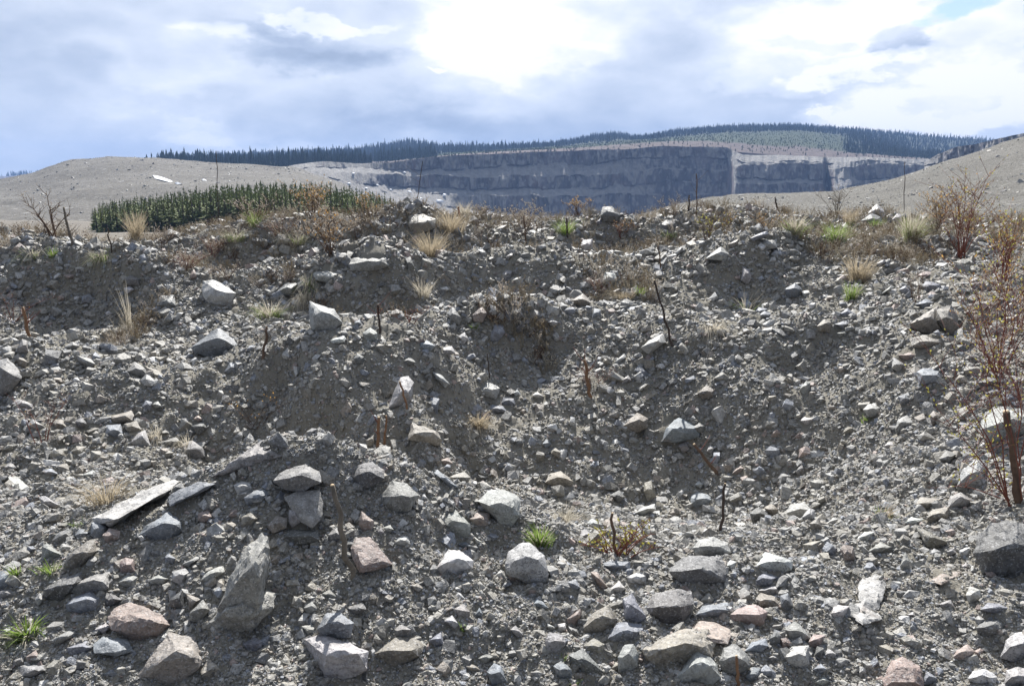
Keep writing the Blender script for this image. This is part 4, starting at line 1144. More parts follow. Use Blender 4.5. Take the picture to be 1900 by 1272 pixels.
C l 1210,860 1240,835 1255,845 1230,875
C d 1395,860 1430,830 1480,835 1470,875 1410,885
C l 1080,920 1130,890 1140,905 1110,935
C l 1020,780 1050,745 1080,750 1040,785
C p 1310,980 1350,960 1420,965 1350,1005
A g 1180,690 1200,665 1245,680 1235,705
A d 900,760 930,725 985,745 990,785 920,800
A g 1035,745 1050,710 1090,715 1080,750
"""
def hull_from(points):
    bm = bmesh.new()
    for q in points: bm.verts.new(q)
    bm.verts.ensure_lookup_table()
    res = bmesh.ops.convex_hull(bm, input=bm.verts)
    junk = [e for e in res['geom_interior'] + res['geom_unused'] if isinstance(e, bmesh.types.BMVert) and e.is_valid]
    bmesh.ops.delete(bm, geom=list(set(junk)), context='VERTS')
    bmesh.ops.recalc_face_normals(bm, faces=bm.faces)
    return bm
FLATS = ('the whitish crooked slab', 'the flat whitish plate', 'the reddish-stained slab', 'the leaning grey plate', 'the trapezoid slab', 'the shaded bluish slab',
         'the broad pinkish heap slab', 'the longest pale slab', 'the flat reddish stone', 'the bluish slab above the longest one')
def slab_hull(poly, seed):
    """a slab lying on the slope: every corner sits over the ground seen there"""
    r = random.Random(seed); us = [p[0] for p in poly]; vs = [p[1] for p in poly]
    w = max(us) - min(us); h = max(vs) - min(vs); cu, cv_ = sum(us) / len(us), sum(vs) / len(vs); pts = []
    Hm = hit(cu, cv_); th = .30 * min(w, h * 1.6) / FPX * Hm[1]
    ys = [hit(min(max(u, -200), 2100), min(v, 1285))[1] for u, v in poly]; A = np.array([[1, u - cu, v - cv_] for u, v in poly])
    co_, *_ = np.linalg.lstsq(A, np.array(ys), rcond=None)      # one plane through the ground under it
    for (u, v) in poly:
        Y = float(co_ @ np.array([1, u - cu, v - cv_])); Y = min(max(Y, Hm[1] * .95), Hm[1] * 1.06)
        pts.append(at(u, v, Y - th * .9 + r.uniform(-.15, .15) * th)); pts.append(at(u * .93 + cu * .07, v * .93 + cv_ * .07 + .02 * h, Y + th * 1.6))
        pts.append(at(u * .6 + cu * .4, v * .6 + cv_ * .4, float(co_ @ np.array([1, (u - cu) * .6, (v - cv_) * .6])) - th * 1.5 * r.uniform(.8, 1.2)))
    return hull_from(pts), th
def rock_hull(poly, base, seed, flat):
    if flat: return slab_hull(poly, seed)
    """poly: outline in photo pixels; base: ground contact; returns hull with faces towards and away from the viewer"""
    r = random.Random(seed)
    us = [p[0] for p in poly]; vs = [p[1] for p in poly]
    w = max(us) - min(us); h = max(vs) - min(vs); vt = min(vs)
    Y0 = base[1]
    T = (.60 * min(w, 1.7 * h) + .25 * h) / FPX * Y0
    gx_, gy_ = slope(np.array([base[0]]), np.array([base[1]]))      # stones in a steep bank stick out of it
    Y0 = Y0 + T * (.16 - .75 * min(max(float(gy_[0]) - .25, 0), .55))
    cu, cvv = sum(us) / len(us), vt + .55 * h
    pts = []
    for (u, v) in poly:
        f = (v - vt) / max(h, 1)
        back = T * max(0.0, 1.0 - f / .62) * r.uniform(.75, 1.1)
        pts.append(at(u, v, Y0 + back))
        # the far side of the stone: same outline drawn in, carried back and down into the ground
        pts.append(at(u * .86 + cu * .14, v * .86 + cvv * .14 + .10 * h, Y0 + T * r.uniform(.95, 1.2)))
    for fx, fy in ((.24, .46), (.5, .36), (.77, .44), (.40, .62), (.66, .60)):
        # ridge between top and front, leaning towards the viewer
        v = vt + h * (fy + r.uniform(-.05, .05)); 
        xs = []
        n = len(poly)
        for i in range(n):
            (u1, v1), (u2, v2) = poly[i], poly[(i + 1) % n]
            if (v1 - v) * (v2 - v) < 0: xs.append(u1 + (u2 - u1) * (v - v1) / (v2 - v1))
        if len(xs) < 2: continue
        u = min(xs) + (max(xs) - min(xs)) * (fx + r.uniform(-.06, .06))
        pts.append(at(u, v, Y0 - T * r.uniform(.05, .20)))
    return hull_from(pts), T
def finish_rock(bm, size_px, size_m, seed):
    bmesh.ops.dissolve_limit(bm, angle_limit=R(6), verts=bm.verts, edges=bm.edges)
    bmesh.ops.triangulate(bm, faces=bm.faces)
    tgt = size_m * (6.5 / max(size_px, 24))
    for k in range(4):
        es = [e for e in bm.edges if e.calc_length() > tgt * 1.6]
        if not es or len(bm.faces) > 3400: break
        bmesh.ops.subdivide_edges(bm, edges=es, cuts=1, use_grid_fill=False)
        bmesh.ops.triangulate(bm, faces=[f for f in bm.faces if len(f.verts) > 3])
    bmesh.ops.smooth_vert(bm, verts=bm.verts, factor=.14, use_axis_x=True, use_axis_y=True, use_axis_z=True)
    bm.normal_update()
    co = np.array([v.co[:] for v in bm.verts]); no = np.array([v.normal[:] for v in bm.verts])
    f1 = 4.5 / size_m; f2 = 13.0 / size_m
    d = .046 * size_m * fbm(co[:, 0] * f1, co[:, 1] * f1, co[:, 2] * f1, 4, .6, seed)
    # small chips with crisp edges
    q = fbm(co[:, 0] * f2, co[:, 1] * f2, co[:, 2] * f2, 2, .5, seed + 5); d = d + .022 * size_m * np.round(q * 3) / 3
    co = co + no * d[:, None]
    for v, c in zip(bm.verts, co): v.co = c
WORD = {'g': 'grey', 'l': 'pale grey', 'd': 'dark grey', 'b': 'bluish grey', 't': 'tan', 'p': 'pinkish', 'w': 'whitish'}
RK = []
for li, line in enumerate([l for l in ROCKS.strip().split('\n') if l.strip()]):
    bits = line.split('|'); head = bits[0].split(' ', 2)
    ox, oy = OFF[head[0]]
    polys = [[(ox + float(a.split(',')[0]) / 2.96875, oy + float(a.split(',')[1]) / 2.96875) for a in s.split()] for s in head[2].split('+')]
    allp = [p for q in polys for p in q]
    u0, u1 = min(p[0] for p in allp), max(p[0] for p in allp); v0, v1 = min(p[1] for p in allp), max(p[1] for p in allp)
    RK.append(dict(t=head[1], polys=polys, box=(u0, v0, u1, v1), label=bits[1].strip() if len(bits) > 1 else None, short=bits[2].strip() if len(bits) > 2 else None, seed=li))
def build_rock(k):
    u0, v0, u1, v1 = k['box']; cu = (u0 + u1) / 2
    low = max((p for q in k['polys'] for p in q), key=lambda p: p[1])
    base = hit(min(max(.5 * cu + .5 * low[0], -120), 2020), min(v1 - .06 * (v1 - v0), 1275))
    px = max(u1 - u0, v1 - v0); sm = px / FPX * base[1]
    bms = [rock_hull(q, base, 31 * k['seed'] + i, k['short'] in FLATS)[0] for i, q in enumerate(k['polys'])]
    if len(bms) > 1:
        obs = []
        for b in bms:
            me = bpy.data.meshes.new('tmp'); b.to_mesh(me); b.free(); obs.append(link(bpy.data.objects.new('tmp', me)))
        m = obs[0].modifiers.new('u', 'BOOLEAN'); m.operation = 'UNION'; m.object = obs[1]; m.solver = 'EXACT'
        dg = bpy.context.evaluated_depsgraph_get(); me = bpy.data.meshes.new_from_object(obs[0].evaluated_get(dg))
        for o in obs: bpy.data.objects.remove(o)
        bm = bmesh.new(); bm.from_mesh(me)
    else: bm = bms[0]
    finish_rock(bm, px, sm, k['seed'])
    c = Vector((base[0], base[1], base[2]))
    for v in bm.verts: v.co -= c
    nm = 'boulder' if px > 62 else 'stone'
    me = bpy.data.meshes.new(nm); bm.to_mesh(me); bm.free()
    for p in me.polygons: p.use_smooth = True
    me.set_sharp_from_angle(angle=R(24)); me.materials.append(M_STONE)
    o = link(bpy.data.objects.new(nm, me)); o.location = c
    r = random.Random(k['seed']); g = r.uniform(.74, 1.06)
    o.color = tuple(min(.75, q * g * r.uniform(.97, 1.03)) for q in TINTS[k['t']]) + (1,)
    k['o'] = o; k['base'] = base
    if k['short'] in FLATS:
        va, vb = hit(cu, min(v1, 1270)), hit(cu, v0 + .1 * (v1 - v0)); k['flat_c'] = ((va[0] + vb[0]) / 2, (va[1] + vb[1]) / 2); k['flat_d'] = min(abs(vb[1] - va[1]), 1.2)
for k in RK: build_rock(k)
# labels: the named ones single themselves out; the others are placed by the nearest named stones
LM = [((k['box'][0] + k['box'][2]) / 2, (k['box'][1] + k['box'][3]) / 2, k['short']) for k in RK if k['short']]
used = set(k['label'] for k in RK if k['label'])
def rel(du, dv):
    if abs(du) > abs(dv): return 'right of' if du > 0 else 'left of'
    return 'below' if dv > 0 else 'above'
for k in RK:
    u0, v0, u1, v1 = k['box']; w, h = u1 - u0, v1 - v0; cu, cv_ = (u0 + u1) / 2, (v0 + v1) / 2
    nm = 'boulder' if max(w, h) > 62 else 'stone'
    if not k['label']:
        shp = 'flat' if w / h > 1.75 else 'upright' if w / h < .85 else 'angular'
        size = 'small' if max(w, h) < 28 else 'middling' if max(w, h) < 45 else 'large'
        near = sorted(LM, key=lambda q: (q[0] - cu) ** 2 + (q[1] - cv_) ** 2)
        done = None
        for q in near[:4]:
            for f in ('%s %s %s just %s %s', '%s %s %s close %s %s'):
                tx = f % (size, WORD[k['t']], nm, rel(cu - q[0], cv_ - q[1]), q[2])
                if k['t'] and tx not in used and len(tx.split()) <= 16 and f.startswith('%s %s %s just'): done = tx; break
            if done: break
            tx = '%s %s %s %s just %s %s' % (size, shp, WORD[k['t']], nm, rel(cu - q[0], cv_ - q[1]), q[2])
            if tx not in used and len(tx.split()) <= 16: done = tx; break
        k['label'] = done or tx
        used.add(k['label'])
    tag(k['o'], k['label'], 'rock', 'stones and boulders lying on the mounds')
print('ROCKS', len(RK), 'tris', sum(len(k['o'].data.polygons) for k in RK))

# ------------------------------------------------------------------ loose gravel round and between them
gravel('gravel', [(470000, 3.2, 28, 3.15, 1.95, 15.5, 'all'), (170000, 3.4, 26, 3.1, 3.6, 13.5, 'steep'), (13500, 16, 42, 3.1, 1.95, 14, 'big'), (130000, 4.0, 13, 2.6, 1.95, 5.2, 'fine')],
       'loose grey gravel and small stones strewn over the mounds', stone_tints)

for nm_ in ('slope_stones', 'hill_stones'):
    bpy.data.objects[nm_].modifiers[0].node_group.nodes['Collection Info'].inputs[0].default_value = bpy.data.collections['gravel_kinds']
# ------------------------------------------------------------------ stakes, shrubs and grass
class MB:
    def __init__(s): s.v = []; s.f = []
    def tube(s, pts, rad, sides=5, cap=True):
        pts = [np.asarray(p, float) for p in pts]; n = len(pts); rings = []
        for i, p in enumerate(pts):
            d = pts[min(i + 1, n - 1)] - pts[max(i - 1, 0)]; d = d / (np.linalg.norm(d) + 1e-9)
            a = np.cross(d, (0.31, 0.17, 0.93) if abs(d[2]) < .9 else (1, 0, 0)); a /= np.linalg.norm(a) + 1e-9; b = np.cross(d, a)
            r = rad[i] if hasattr(rad, '__len__') else rad
            b0 = len(s.v); rings.append(b0)
            for k in range(sides):
                t = k / sides * 2 * math.pi; s.v.append(p + (a * math.cos(t) + b * math.sin(t)) * r)
        for i in range(n - 1):
            for k in range(sides):
                k2 = (k + 1) % sides; s.f.append((rings[i] + k, rings[i] + k2, rings[i + 1] + k2, rings[i + 1] + k))
        if cap: s.f.append(tuple(rings[-1] + k for k in range(sides)))
    def ribbon(s, pts, w0, side):
        n = len(pts); b0 = len(s.v)
        for i, p in enumerate(pts):
            w = w0 * (1 - i / (n - 1)) ** .7 * .5
            s.v.append(p - side * w); s.v.append(p + side * w)
        for i in range(n - 1): s.f.append((b0 + 2 * i, b0 + 2 * i + 1, b0 + 2 * i + 3, b0 + 2 * i + 2))
    def leaf(s, p, d, L, w):
        d = d / (np.linalg.norm(d) + 1e-9); sd = np.cross(d, np.array([random.uniform(-1, 1), random.uniform(-1, 1), random.uniform(-1, 1)])); sd /= np.linalg.norm(sd) + 1e-9
        b0 = len(s.v); s.v += [p, p + d * L * .5 + sd * w * .5, p + d * L, p + d * L * .5 - sd * w * .5]; s.f.append((b0, b0 + 1, b0 + 2, b0 + 3))
    def bud(s, p, d, L, w):
        b0 = len(s.v); d = d / (np.linalg.norm(d) + 1e-9); a = np.cross(d, (.3, .9, .2)); a /= np.linalg.norm(a) + 1e-9; b = np.cross(d, a)
        s.v += [p, p + d * L] + [p + d * L * .45 + (a * math.cos(t) + b * math.sin(t)) * w * .5 for t in (0, 2.09, 4.19)]
        for k in range(3):
            k2 = (k + 1) % 3; s.f += [(b0, b0 + 2 + k, b0 + 2 + k2), (b0 + 1, b0 + 2 + k2, b0 + 2 + k)]
    def build(s, name, mat, parent=None, origin=None, smooth=True):
        me = bpy.data.meshes.new(name); o0 = np.zeros(3) if origin is None else np.asarray(origin)
        me.from_pydata([tuple(np.asarray(v) - o0) for v in s.v], [], s.f); me.materials.append(mat)
        for p in me.polygons: p.use_smooth = smooth
        o = link(bpy.data.objects.new(name, me), parent)
        if parent is None and origin is not None: o.location = o0
        return o
def plain_mat(name, cols, scale, rough=.8, trans=0.0, bmp=0.0):
    m, t, b = new_mat(name)
    p = geo_pos(t); n = t.noise(p, scale, 4, .65)
    t.l.new(t.ramp(n, [(.3, cols[0]), (.7, cols[1])]), b.inputs['Base Color']); b.inputs['Roughness'].default_value = rough
    if trans:
        tr = t.new('ShaderNodeBsdfTranslucent'); tr.inputs[0].default_value = (*[min(1, q * 1.5) for q in cols[1]], 1)
        mx = t.new('ShaderNodeMixShader'); mx.inputs[0].default_value = trans
        t.l.new(b.outputs[0], mx.inputs[1]); t.l.new(tr.outputs[0], mx.inputs[2]); t.l.new(mx.outputs[0], t.n['Material Output'].inputs[0])
    if bmp: bump(t, b, t.noise(p, scale * 3, 4, .7), bmp, .004)
    return m
M_DRY = plain_mat('dry_grass', [(.20, .165, .11), (.36, .305, .22)], 9, .7, .35)
M_STRAW = plain_mat('bleached_straw', [(.32, .285, .22), (.48, .44, .36)], 9, .7, .3)
M_GREEN = plain_mat('green_grass', [(.085, .135, .026), (.15, .215, .05)], 9, .6, .45)
M_LEAFY = plain_mat('bud_leaf', [(.17, .18, .035), (.29, .275, .065)], 22, .6, .5)
M_LEAFO = plain_mat('orange_leaf', [(.27, .14, .05), (.38, .23, .08)], 22, .6, .4)
M_CATKIN = plain_mat('catkin', [(.40, .35, .29), (.62, .57, .50)], 22, .8, .3)
M_RED = plain_mat('red_bark', [(.13, .042, .03), (.22, .082, .055)], 22, .5)
M_BROWN = plain_mat('brown_bark', [(.09, .06, .045), (.17, .115, .08)], 26, .8, 0, .8)
M_ORANGE = plain_mat('orange_bark', [(.15, .085, .05), (.26, .15, .085)], 26, .7, 0, .8)
M_GREYB = plain_mat('grey_bark', [(.11, .095, .075), (.21, .18, .145)], 26, .8, 0, .9)
M_DARKB = plain_mat('dark_bark', [(.045, .035, .03), (.085, .065, .055)], 26, .8, 0, .8)
M_CUT = plain_mat('cut_wood', [(.42, .31, .19), (.55, .43, .29)], 40, .8)
def lean_pts(u0, v0, u1, v1, n=7, wob=.012, seed=0, dY=0.0):
    """stem from ground pixel (u0,v0) to tip pixel (u1,v1), standing in the ground there"""
    r = random.Random(seed); b = hit(u0, v0); Y = b[1]
    top = at(u1, v1, Y + dY); L = np.linalg.norm(top - b); below = b + (b - top) / max(L, .01) * .06
    P = [below]
    for i in range(n):
        f = i / (n - 1); q = b * (1 - f) + top * f
        P.append(q + np.array([r.gauss(0, wob), r.gauss(0, wob), 0]) * L * (1 if 0 < i < n - 1 else .3))
    return P, b, Y, L
def stake(u0, v0, u1, v1, wpx, mat, label, twigs=0, tmat=None, dY=0.0, name='stake', group=None, taper=.75):
    sd = int(u0 * 7 + v0); P, b, Y, L = lean_pts(u0, v0, u1, v1, 8, .006 if name == 'pole' else .016, sd, dY); r = random.Random(sd)
    rad = wpx / FPX * Y * .40; rad = max(rad, .0030)
    e = empty(name, b); tag(e, label, 'stake', group)
    m = MB(); n = len(P); m.tube(P, [rad * (1.0 - (1 - taper) * i / (n - 1)) * r.uniform(.9, 1.12) for i in range(n)], 9)
    m.build('stem', mat, e, b)
    d = (P[-1] - P[-2]); d /= np.linalg.norm(d)
    if wpx > 5:
        c = MB(); c.tube([P[-1] + d * .0005, P[-1] + d * rad * .35], [rad * taper * .93, rad * taper * .8], 9); c.build('cut_end', M_CUT, e, b)
    for k in range(twigs):
        f = r.uniform(.25, .98); i = 1 + f * (n - 2); q = P[int(i)] * (1 - i % 1) + P[min(int(i) + 1, n - 1)] * (i % 1)
        a = r.uniform(0, 6.28); dr = np.array([math.cos(a), math.sin(a) * .6, r.uniform(.15, .9)]); LL_ = L * r.uniform(.2, .55)
        t_ = MB(); pts = [q + dr * LL_ * g + np.array([0, 0, .25 * LL_ * g * g]) for g in (0, .35, .7, 1)]
        t_.tube(pts, [rad * .28, rad * .22, rad * .16, rad * .08], 5); t_.build('twig', tmat or mat, e, b)
    return e
def shrub(u, v, hpx, spx, stems, bark, leafmats, nleaf, label, seed, leafL=.02, leafW=.009, sub=5, rad=None, droop=.0, aims=None, name='shrub', catkin=0):
    leafL *= .8; leafW *= .8; nleaf = int(nleaf * 1.35); sub += 3
    r = random.Random(seed); b = hit(u, v); Y = b[1]; H_ = hpx / FPX * Y; S = spx / FPX * Y * .5
    e = empty(name, b); tag(e, label, 'shrub')
    rad = .78 * (rad or max(.0035, H_ * .012)); tips = []
    for k in range(stems):
        if aims and k < len(aims): tgt = at(aims[k][0], aims[k][1], Y + r.uniform(-.15, .25))
        else:
            a = r.uniform(0, 6.28); q = r.uniform(.2, 1); tgt = b + np.array([math.cos(a) * S * q, math.sin(a) * S * q * .8, H_ * r.uniform(.55, 1.0) * (1 - .25 * q)])
        root = b + np.array([r.gauss(0, .02), r.gauss(0, .02), -.04]); m = MB(); n = 7; P = []
        for i in range(n):
            f = i / (n - 1); base = root * (1 - f) + tgt * f
            bow = math.sin(f * math.pi) * .12 * np.linalg.norm(tgt - root)
            P.append(base + np.array([r.gauss(0, .012) * H_, r.gauss(0, .012) * H_, bow - droop * f * f * H_]))
        m.tube(P, [rad * (1 - .8 * i / (n - 1)) for i in range(n)], 6)
        for j in range(sub):
            f = r.uniform(.25, .95) * (n - 1); q = P[int(f)] * (1 - f % 1) + P[min(int(f) + 1, n - 1)] * (f % 1)
            L = H_ * r.uniform(.12, .38); a = r.uniform(0, 6.28); dr = np.array([math.cos(a) * .8, math.sin(a) * .7, r.uniform(.25, 1.0)]); dr /= np.linalg.norm(dr)
            pp = [q + dr * L * g + np.array([r.gauss(0, .02), r.gauss(0, .02), .12 * g]) * L for g in (0, .33, .66, 1)]
            m.tube(pp, [rad * .42, rad * .34, rad * .26, rad * .12], 4); tips.append(pp)
            if r.random() < .5:
                q2 = pp[2]; dr2 = dr + np.array([r.uniform(-.8, .8), r.uniform(-.8, .8), r.uniform(-.2, .6)]); pp2 = [q2, q2 + dr2 * L * .25, q2 + dr2 * L * .5]
                m.tube(pp2, [rad * .28, rad * .2, rad * .1], 4); tips.append(pp2)
        tips.append(P[3:]); m.build('stem', bark, e, b)
    per = max(1, nleaf // max(1, len(leafmats)))
    for mi, lm in enumerate(leafmats):
        lf = MB()
        for k in range(per):
            pp = r.choice(tips); f = r.uniform(.15, 1) * (len(pp) - 1); q = pp[int(f)] * (1 - f % 1) + pp[min(int(f) + 1, len(pp) - 1)] * (f % 1)
            d = (pp[-1] - pp[0]); d = d / (np.linalg.norm(d) + 1e-9) + np.array([r.uniform(-1, 1), r.uniform(-1, 1), r.uniform(-.3, 1)]) * .9
            if lm is M_CATKIN: lf.bud(q, d, leafL * 1.25 * r.uniform(.7, 1.2), leafW * 1.1)
            else: lf.leaf(q, d, leafL * r.uniform(.6, 1.3), leafW * r.uniform(.7, 1.2))
        o = lf.build('leaves' if lm is not M_CATKIN else 'catkins', lm, e, b, False); o['kind'] = 'stuff'
    return e
def grass(u, v, wpx, hpx, spec, label, seed=None, n=90, droop=.35, bw=.0042, flat=False, fall=(0, -1)):
    """spec: list of (material, part name, share, height factor)"""
    r = random.Random(seed if seed is not None else int(u * 13 + v)); b = hit(u, v); Y = b[1]; H_ = hpx / FPX * Y * 1.2; W_ = wpx / FPX * Y * .62; n = int(n * 1.35)
    e = empty('grass_tuft', b); tag(e, label, 'grass')
    bw = max(bw, .55 / FPX * Y)
    for mat, part, share, hf in spec:
        m = MB()
        for k in range(int(n * share)):
            a = r.uniform(0, 6.28); q = abs(r.gauss(0, .35)); x0 = b[0] + math.cos(a) * W_ * q * .55; y0 = b[1] + math.sin(a) * W_ * q * .4
            L = H_ * hf * r.uniform(.55, 1.25); a2 = a + r.gauss(0, .5); out = r.uniform(.25, 1.0) * W_
            dr = r.uniform(.4, 1.3) * droop; P = []
            z0 = float(b[2]) - .02
            for g in (0, .3, .6, .85, 1.0):
                zz = L * (g - dr * g * g * 1.1) if not flat else L * .35 * math.sin(g * 2.6)
                P.append(np.array([x0 + math.cos(a2) * out * g ** 1.4 + fall[0] * dr * L * g * g, y0 + math.sin(a2) * out * .8 * g ** 1.4 + fall[1] * dr * L * .6 * g * g, z0 + zz]))
            ang = r.uniform(-.7, .7); m.ribbon(P, bw * r.uniform(.6, 1.2), np.array([math.cos(ang), math.sin(ang), 0]))
        o = m.build(part, mat, e, b); o['kind'] = 'stuff'
    return e
DR = [(M_DRY, 'dry_blades', 1, 1)]
ST = [(M_STRAW, 'dry_blades', 1, 1)]
GR = [(M_GREEN, 'green_blades', .8, 1), (M_STRAW, 'dry_blades', .3, .9)]
MX = [(M_STRAW, 'dry_blades', .7, 1), (M_GREEN, 'green_blades', .5, .75)]
MD = [(M_DRY, 'dry_blades', .7, 1), (M_GREEN, 'green_blades', .45, .7)]

# --- stakes (live cuttings pushed into the mounds)
stake(655, 1082, 617, 900, 15, M_GREYB, 'tall grey-brown wooden stake leaning left on the front mound', 0)
stake(701, 834, 703, 774, 9, M_ORANGE, 'orange-barked upright stake sticking out behind the crown of the front mound', 2, M_RED)
stake(713, 828, 716, 771, 6, M_ORANGE, 'thinner darker orange stake standing right beside the thick orange one', 1, M_BROWN)
stake(758, 766, 742, 708, 6, M_ORANGE, 'thin pinkish brown stake crossing the standing pointed slab')
stake(1096, 738, 1084, 668, 9, M_ORANGE, 'red-brown stub with short side twigs in the middle saddle', 5, M_RED)
stake(705, 618, 701, 565, 6, M_DARKB, 'dark twiggy stub with orange-red twigs left of centre', 7, M_RED)
stake(1250, 648, 1214, 520, 6, M_DARKB, 'long thin dark stick leaning left beside the pale loaf stone', 0)
stake(1331, 880, 1288, 824, 9, M_BROWN, 'brown stub leaning steeply left on the wall of the central hollow', 2, M_RED)
stake(1337, 988, 1346, 897, 8, M_DARKB, 'thin dark stick standing in the central hollow by the rounded bluish stone')
stake(1143, 1036, 1137, 952, 9, M_BROWN, 'dark cut stub in the middle of the red-stemmed sprout')
stake(56, 630, 42, 570, 8, M_ORANGE, 'orange-red stub with long thin side twigs at the left edge', 5, M_RED)
stake(487, 668, 495, 606, 7, M_BROWN, 'brown stub with dead twigs above the left hollow', 6, M_GREYB)
stake(908, 702, 904, 655, 3, M_DARKB, 'thin short dark stick on the slope below the middle bank')
stake(1369, 1275, 1366, 1216, 9, M_ORANGE, 'brown twig standing at the bottom edge before the knobbly boulder')
stake(405, 405, 401, 280, 1.9, M_DARKB, 'tall thin dark pole rising above the conifer plantation', name='pole')
stake(774, 374, 784, 299, 1.8, M_DARKB, 'tall thin dark stake leaning right on the top of the knoll', 6, M_BROWN, name='pole')
stake(1677, 402, 1679, 300, 1.8, M_DARKB, 'tall thin dark stake in front of the gravel slope on the right', name='pole')
stake(208, 468, 199, 422, 3.5, M_DARKB, 'thin dark stick on the left skyline mound right of the forked sapling')
stake(133, 458, 119, 385, 6, M_GREYB, 'grey forked sapling stem on the left skyline', 6, M_GREYB)
stake(1053, 440, 1051, 404, 5, M_DARKB, 'short dark stake in the green tuft on the middle skyline')
stake(977, 452, 972, 400, 4, M_BROWN, 'slim brown stem among pale catkin twigs on the middle skyline', 4, M_BROWN)
stake(853, 412, 851, 384, 6, M_RED, 'short red-brown stub right of the knoll on the skyline', 3, M_BROWN)
stake(1227, 505, 1221, 455, 4, M_BROWN, 'slim brown twiggy stem on the far right-centre mound', 7, M_GREYB)
stake(1293, 402, 1292, 322, 3, M_BROWN, 'thin tall twig with yellow buds against the pit wall', 3, M_BROWN)
stake(1278, 392, 1279, 362, 4, M_DARKB, 'small dark stub left of the thin tall twig on the skyline')
stake(1442, 386, 1438, 366, 4, M_DARKB, 'small forked dark stub on the right-centre skyline', 3, M_DARKB)
stake(1891, 935, 1866, 764, 20, M_BROWN, 'thick cut brown stub among the red stems at the right edge', name='stub')
# --- shrubs
shrub(1886, 930, 330, 260, 11, M_RED, [M_LEAFY], 340, 'red-stemmed shrub with tiny yellow-green leaves at the right edge beside the cut stub', 3, .020, .010, 7, .0045,
      aims=[(1722, 655), (1800, 595), (1812, 660), (1716, 770), (1770, 850), (1722, 905), (1850, 650), (1900, 660), (1935, 640), (1790, 760), (1960, 760)])
shrub(1850, 700, 230, 230, 13, M_RED, [M_LEAFY, M_CATKIN, M_LEAFO], 560, 'dense red-stemmed shrub with pale curled leaves above the broad pale boulder', 4, .026, .010, 9, .005,
      aims=[(1815, 560), (1780, 500), (1840, 480), (1880, 470), (1900, 520), (1770, 600), (1800, 640), (1860, 540)])
shrub(1784, 478, 150, 150, 12, M_RED, [M_LEAFY, M_LEAFO, M_CATKIN], 480, 'tall upright red-brown bush with orange and yellow buds on the right skyline', 5, .034, .016, 9, .008,
      aims=[(1790, 330), (1838, 318), (1750, 350), (1810, 350), (1770, 390), (1840, 380), (1735, 400), (1860, 400)])
shrub(1860, 520, 120, 130, 9, M_RED, [M_LEAFY, M_LEAFO], 260, 'reddish bush at the right edge behind the dense red-stemmed shrub', 15, .03, .014, 8, .007)
shrub(1736, 432, 95, 90, 10, M_BROWN, [M_CATKIN, M_LEAFO], 380, 'light brown bushy shrub left of the tall upright red-brown bush', 6, .034, .018, 9, .006)
shrub(97, 440, 80, 120, 5, M_BROWN, [M_CATKIN], 24, 'bare forked brown sapling spreading on the left skyline', 7, .03, .012, 5, .013, aims=[(42, 372), (85, 355), (132, 398), (62, 392), (88, 385)])
shrub(468, 416, 62, 110, 9, M_BROWN, [M_CATKIN], 170, 'small brown sapling with pale catkins before the plantation', 8, .034, .017, 6, .007)
shrub(614, 468, 90, 130, 10, M_BROWN, [M_CATKIN, M_CATKIN, M_LEAFO], 560, 'single-stemmed reddish sapling with a cloud of pale catkins left of the knoll', 9, .034, .017, 7, .009)
shrub(580, 404, 66, 120, 14, M_BROWN, [M_LEAFO, M_CATKIN], 520, 'orange-leaved thicket on the skyline in front of the plantation', 10, .036, .018, 8, .007)
shrub(690, 402, 45, 80, 8, M_BROWN, [M_LEAFO, M_CATKIN], 170, 'low brown thicket between the catkin sapling and the knoll', 12, .034, .017, 6, .006)
shrub(975, 436, 62, 110, 12, M_BROWN, [M_CATKIN, M_CATKIN], 420, 'pale catkin thicket in the middle of the skyline', 11, .034, .018, 7, .006)
shrub(900, 408, 34, 90, 8, M_BROWN, [M_CATKIN], 160, 'low pale catkin twigs left of the catkin thicket', 13, .03, .016, 6, .006)
shrub(1072, 396, 34, 70, 9, M_BROWN, [M_LEAFO, M_CATKIN], 220, 'low tan and orange bush on the skyline left of the dark boulder', 14, .032, .016, 6, .006)
shrub(1312, 448, 62, 50, 7, M_BROWN, [M_LEAFY], 90, 'upright sprout with yellow leaves on the far right mound', 16, .03, .014, 5, .006)
shrub(1348, 432, 46, 50, 6, M_BROWN, [M_LEAFO, M_LEAFY], 90, 'small orange-yellow leaved sprout right of the upright yellow one', 17, .03, .014, 5, .006)
shrub(1553, 400, 62, 90, 9, M_GREYB, [M_CATKIN], 40, 'bare grey-brown bush on the right skyline', 18, .025, .01, 8, .006)
shrub(1143, 1030, 70, 150, 14, M_RED, [M_LEAFY], 230, 'red-stemmed sprout with yellow-green leaves round the dark stub in the hollow mouth', 19, .018, .010, 5, .0052, aims=[(1110, 985), (1075, 1010), (1195, 975), (1215, 990), (1180, 1000), (1100, 1000), (1205, 960), (1225, 1015)])
shrub(345, 500, 40, 120, 12, M_RED, [M_CATKIN], 150, 'low sprawling red twigs in the dip below the plantation', 20, .026, .012, 6, .005)
shrub(395, 478, 46, 90, 10, M_RED, [M_CATKIN], 150, 'red twig clump right of the sprawling red twigs', 21, .026, .012, 6, .005)
shrub(300, 460, 50, 80, 9, M_BROWN, [M_CATKIN], 200, 'grey catkin weeds below the right end of the upright tan tuft', 22, .028, .013, 6, .005)
shrub(1110, 545, 40, 70, 8, M_RED, [M_CATKIN], 60, 'thin red twigs at the foot of the upright block by the fallen grass', 23, .022, .010, 5, .004)
shrub(1150, 440, 36, 80, 9, M_RED, [M_CATKIN, M_LEAFO], 140, 'low red-brown twigs right of the far white stone', 24, .026, .012, 6, .005)
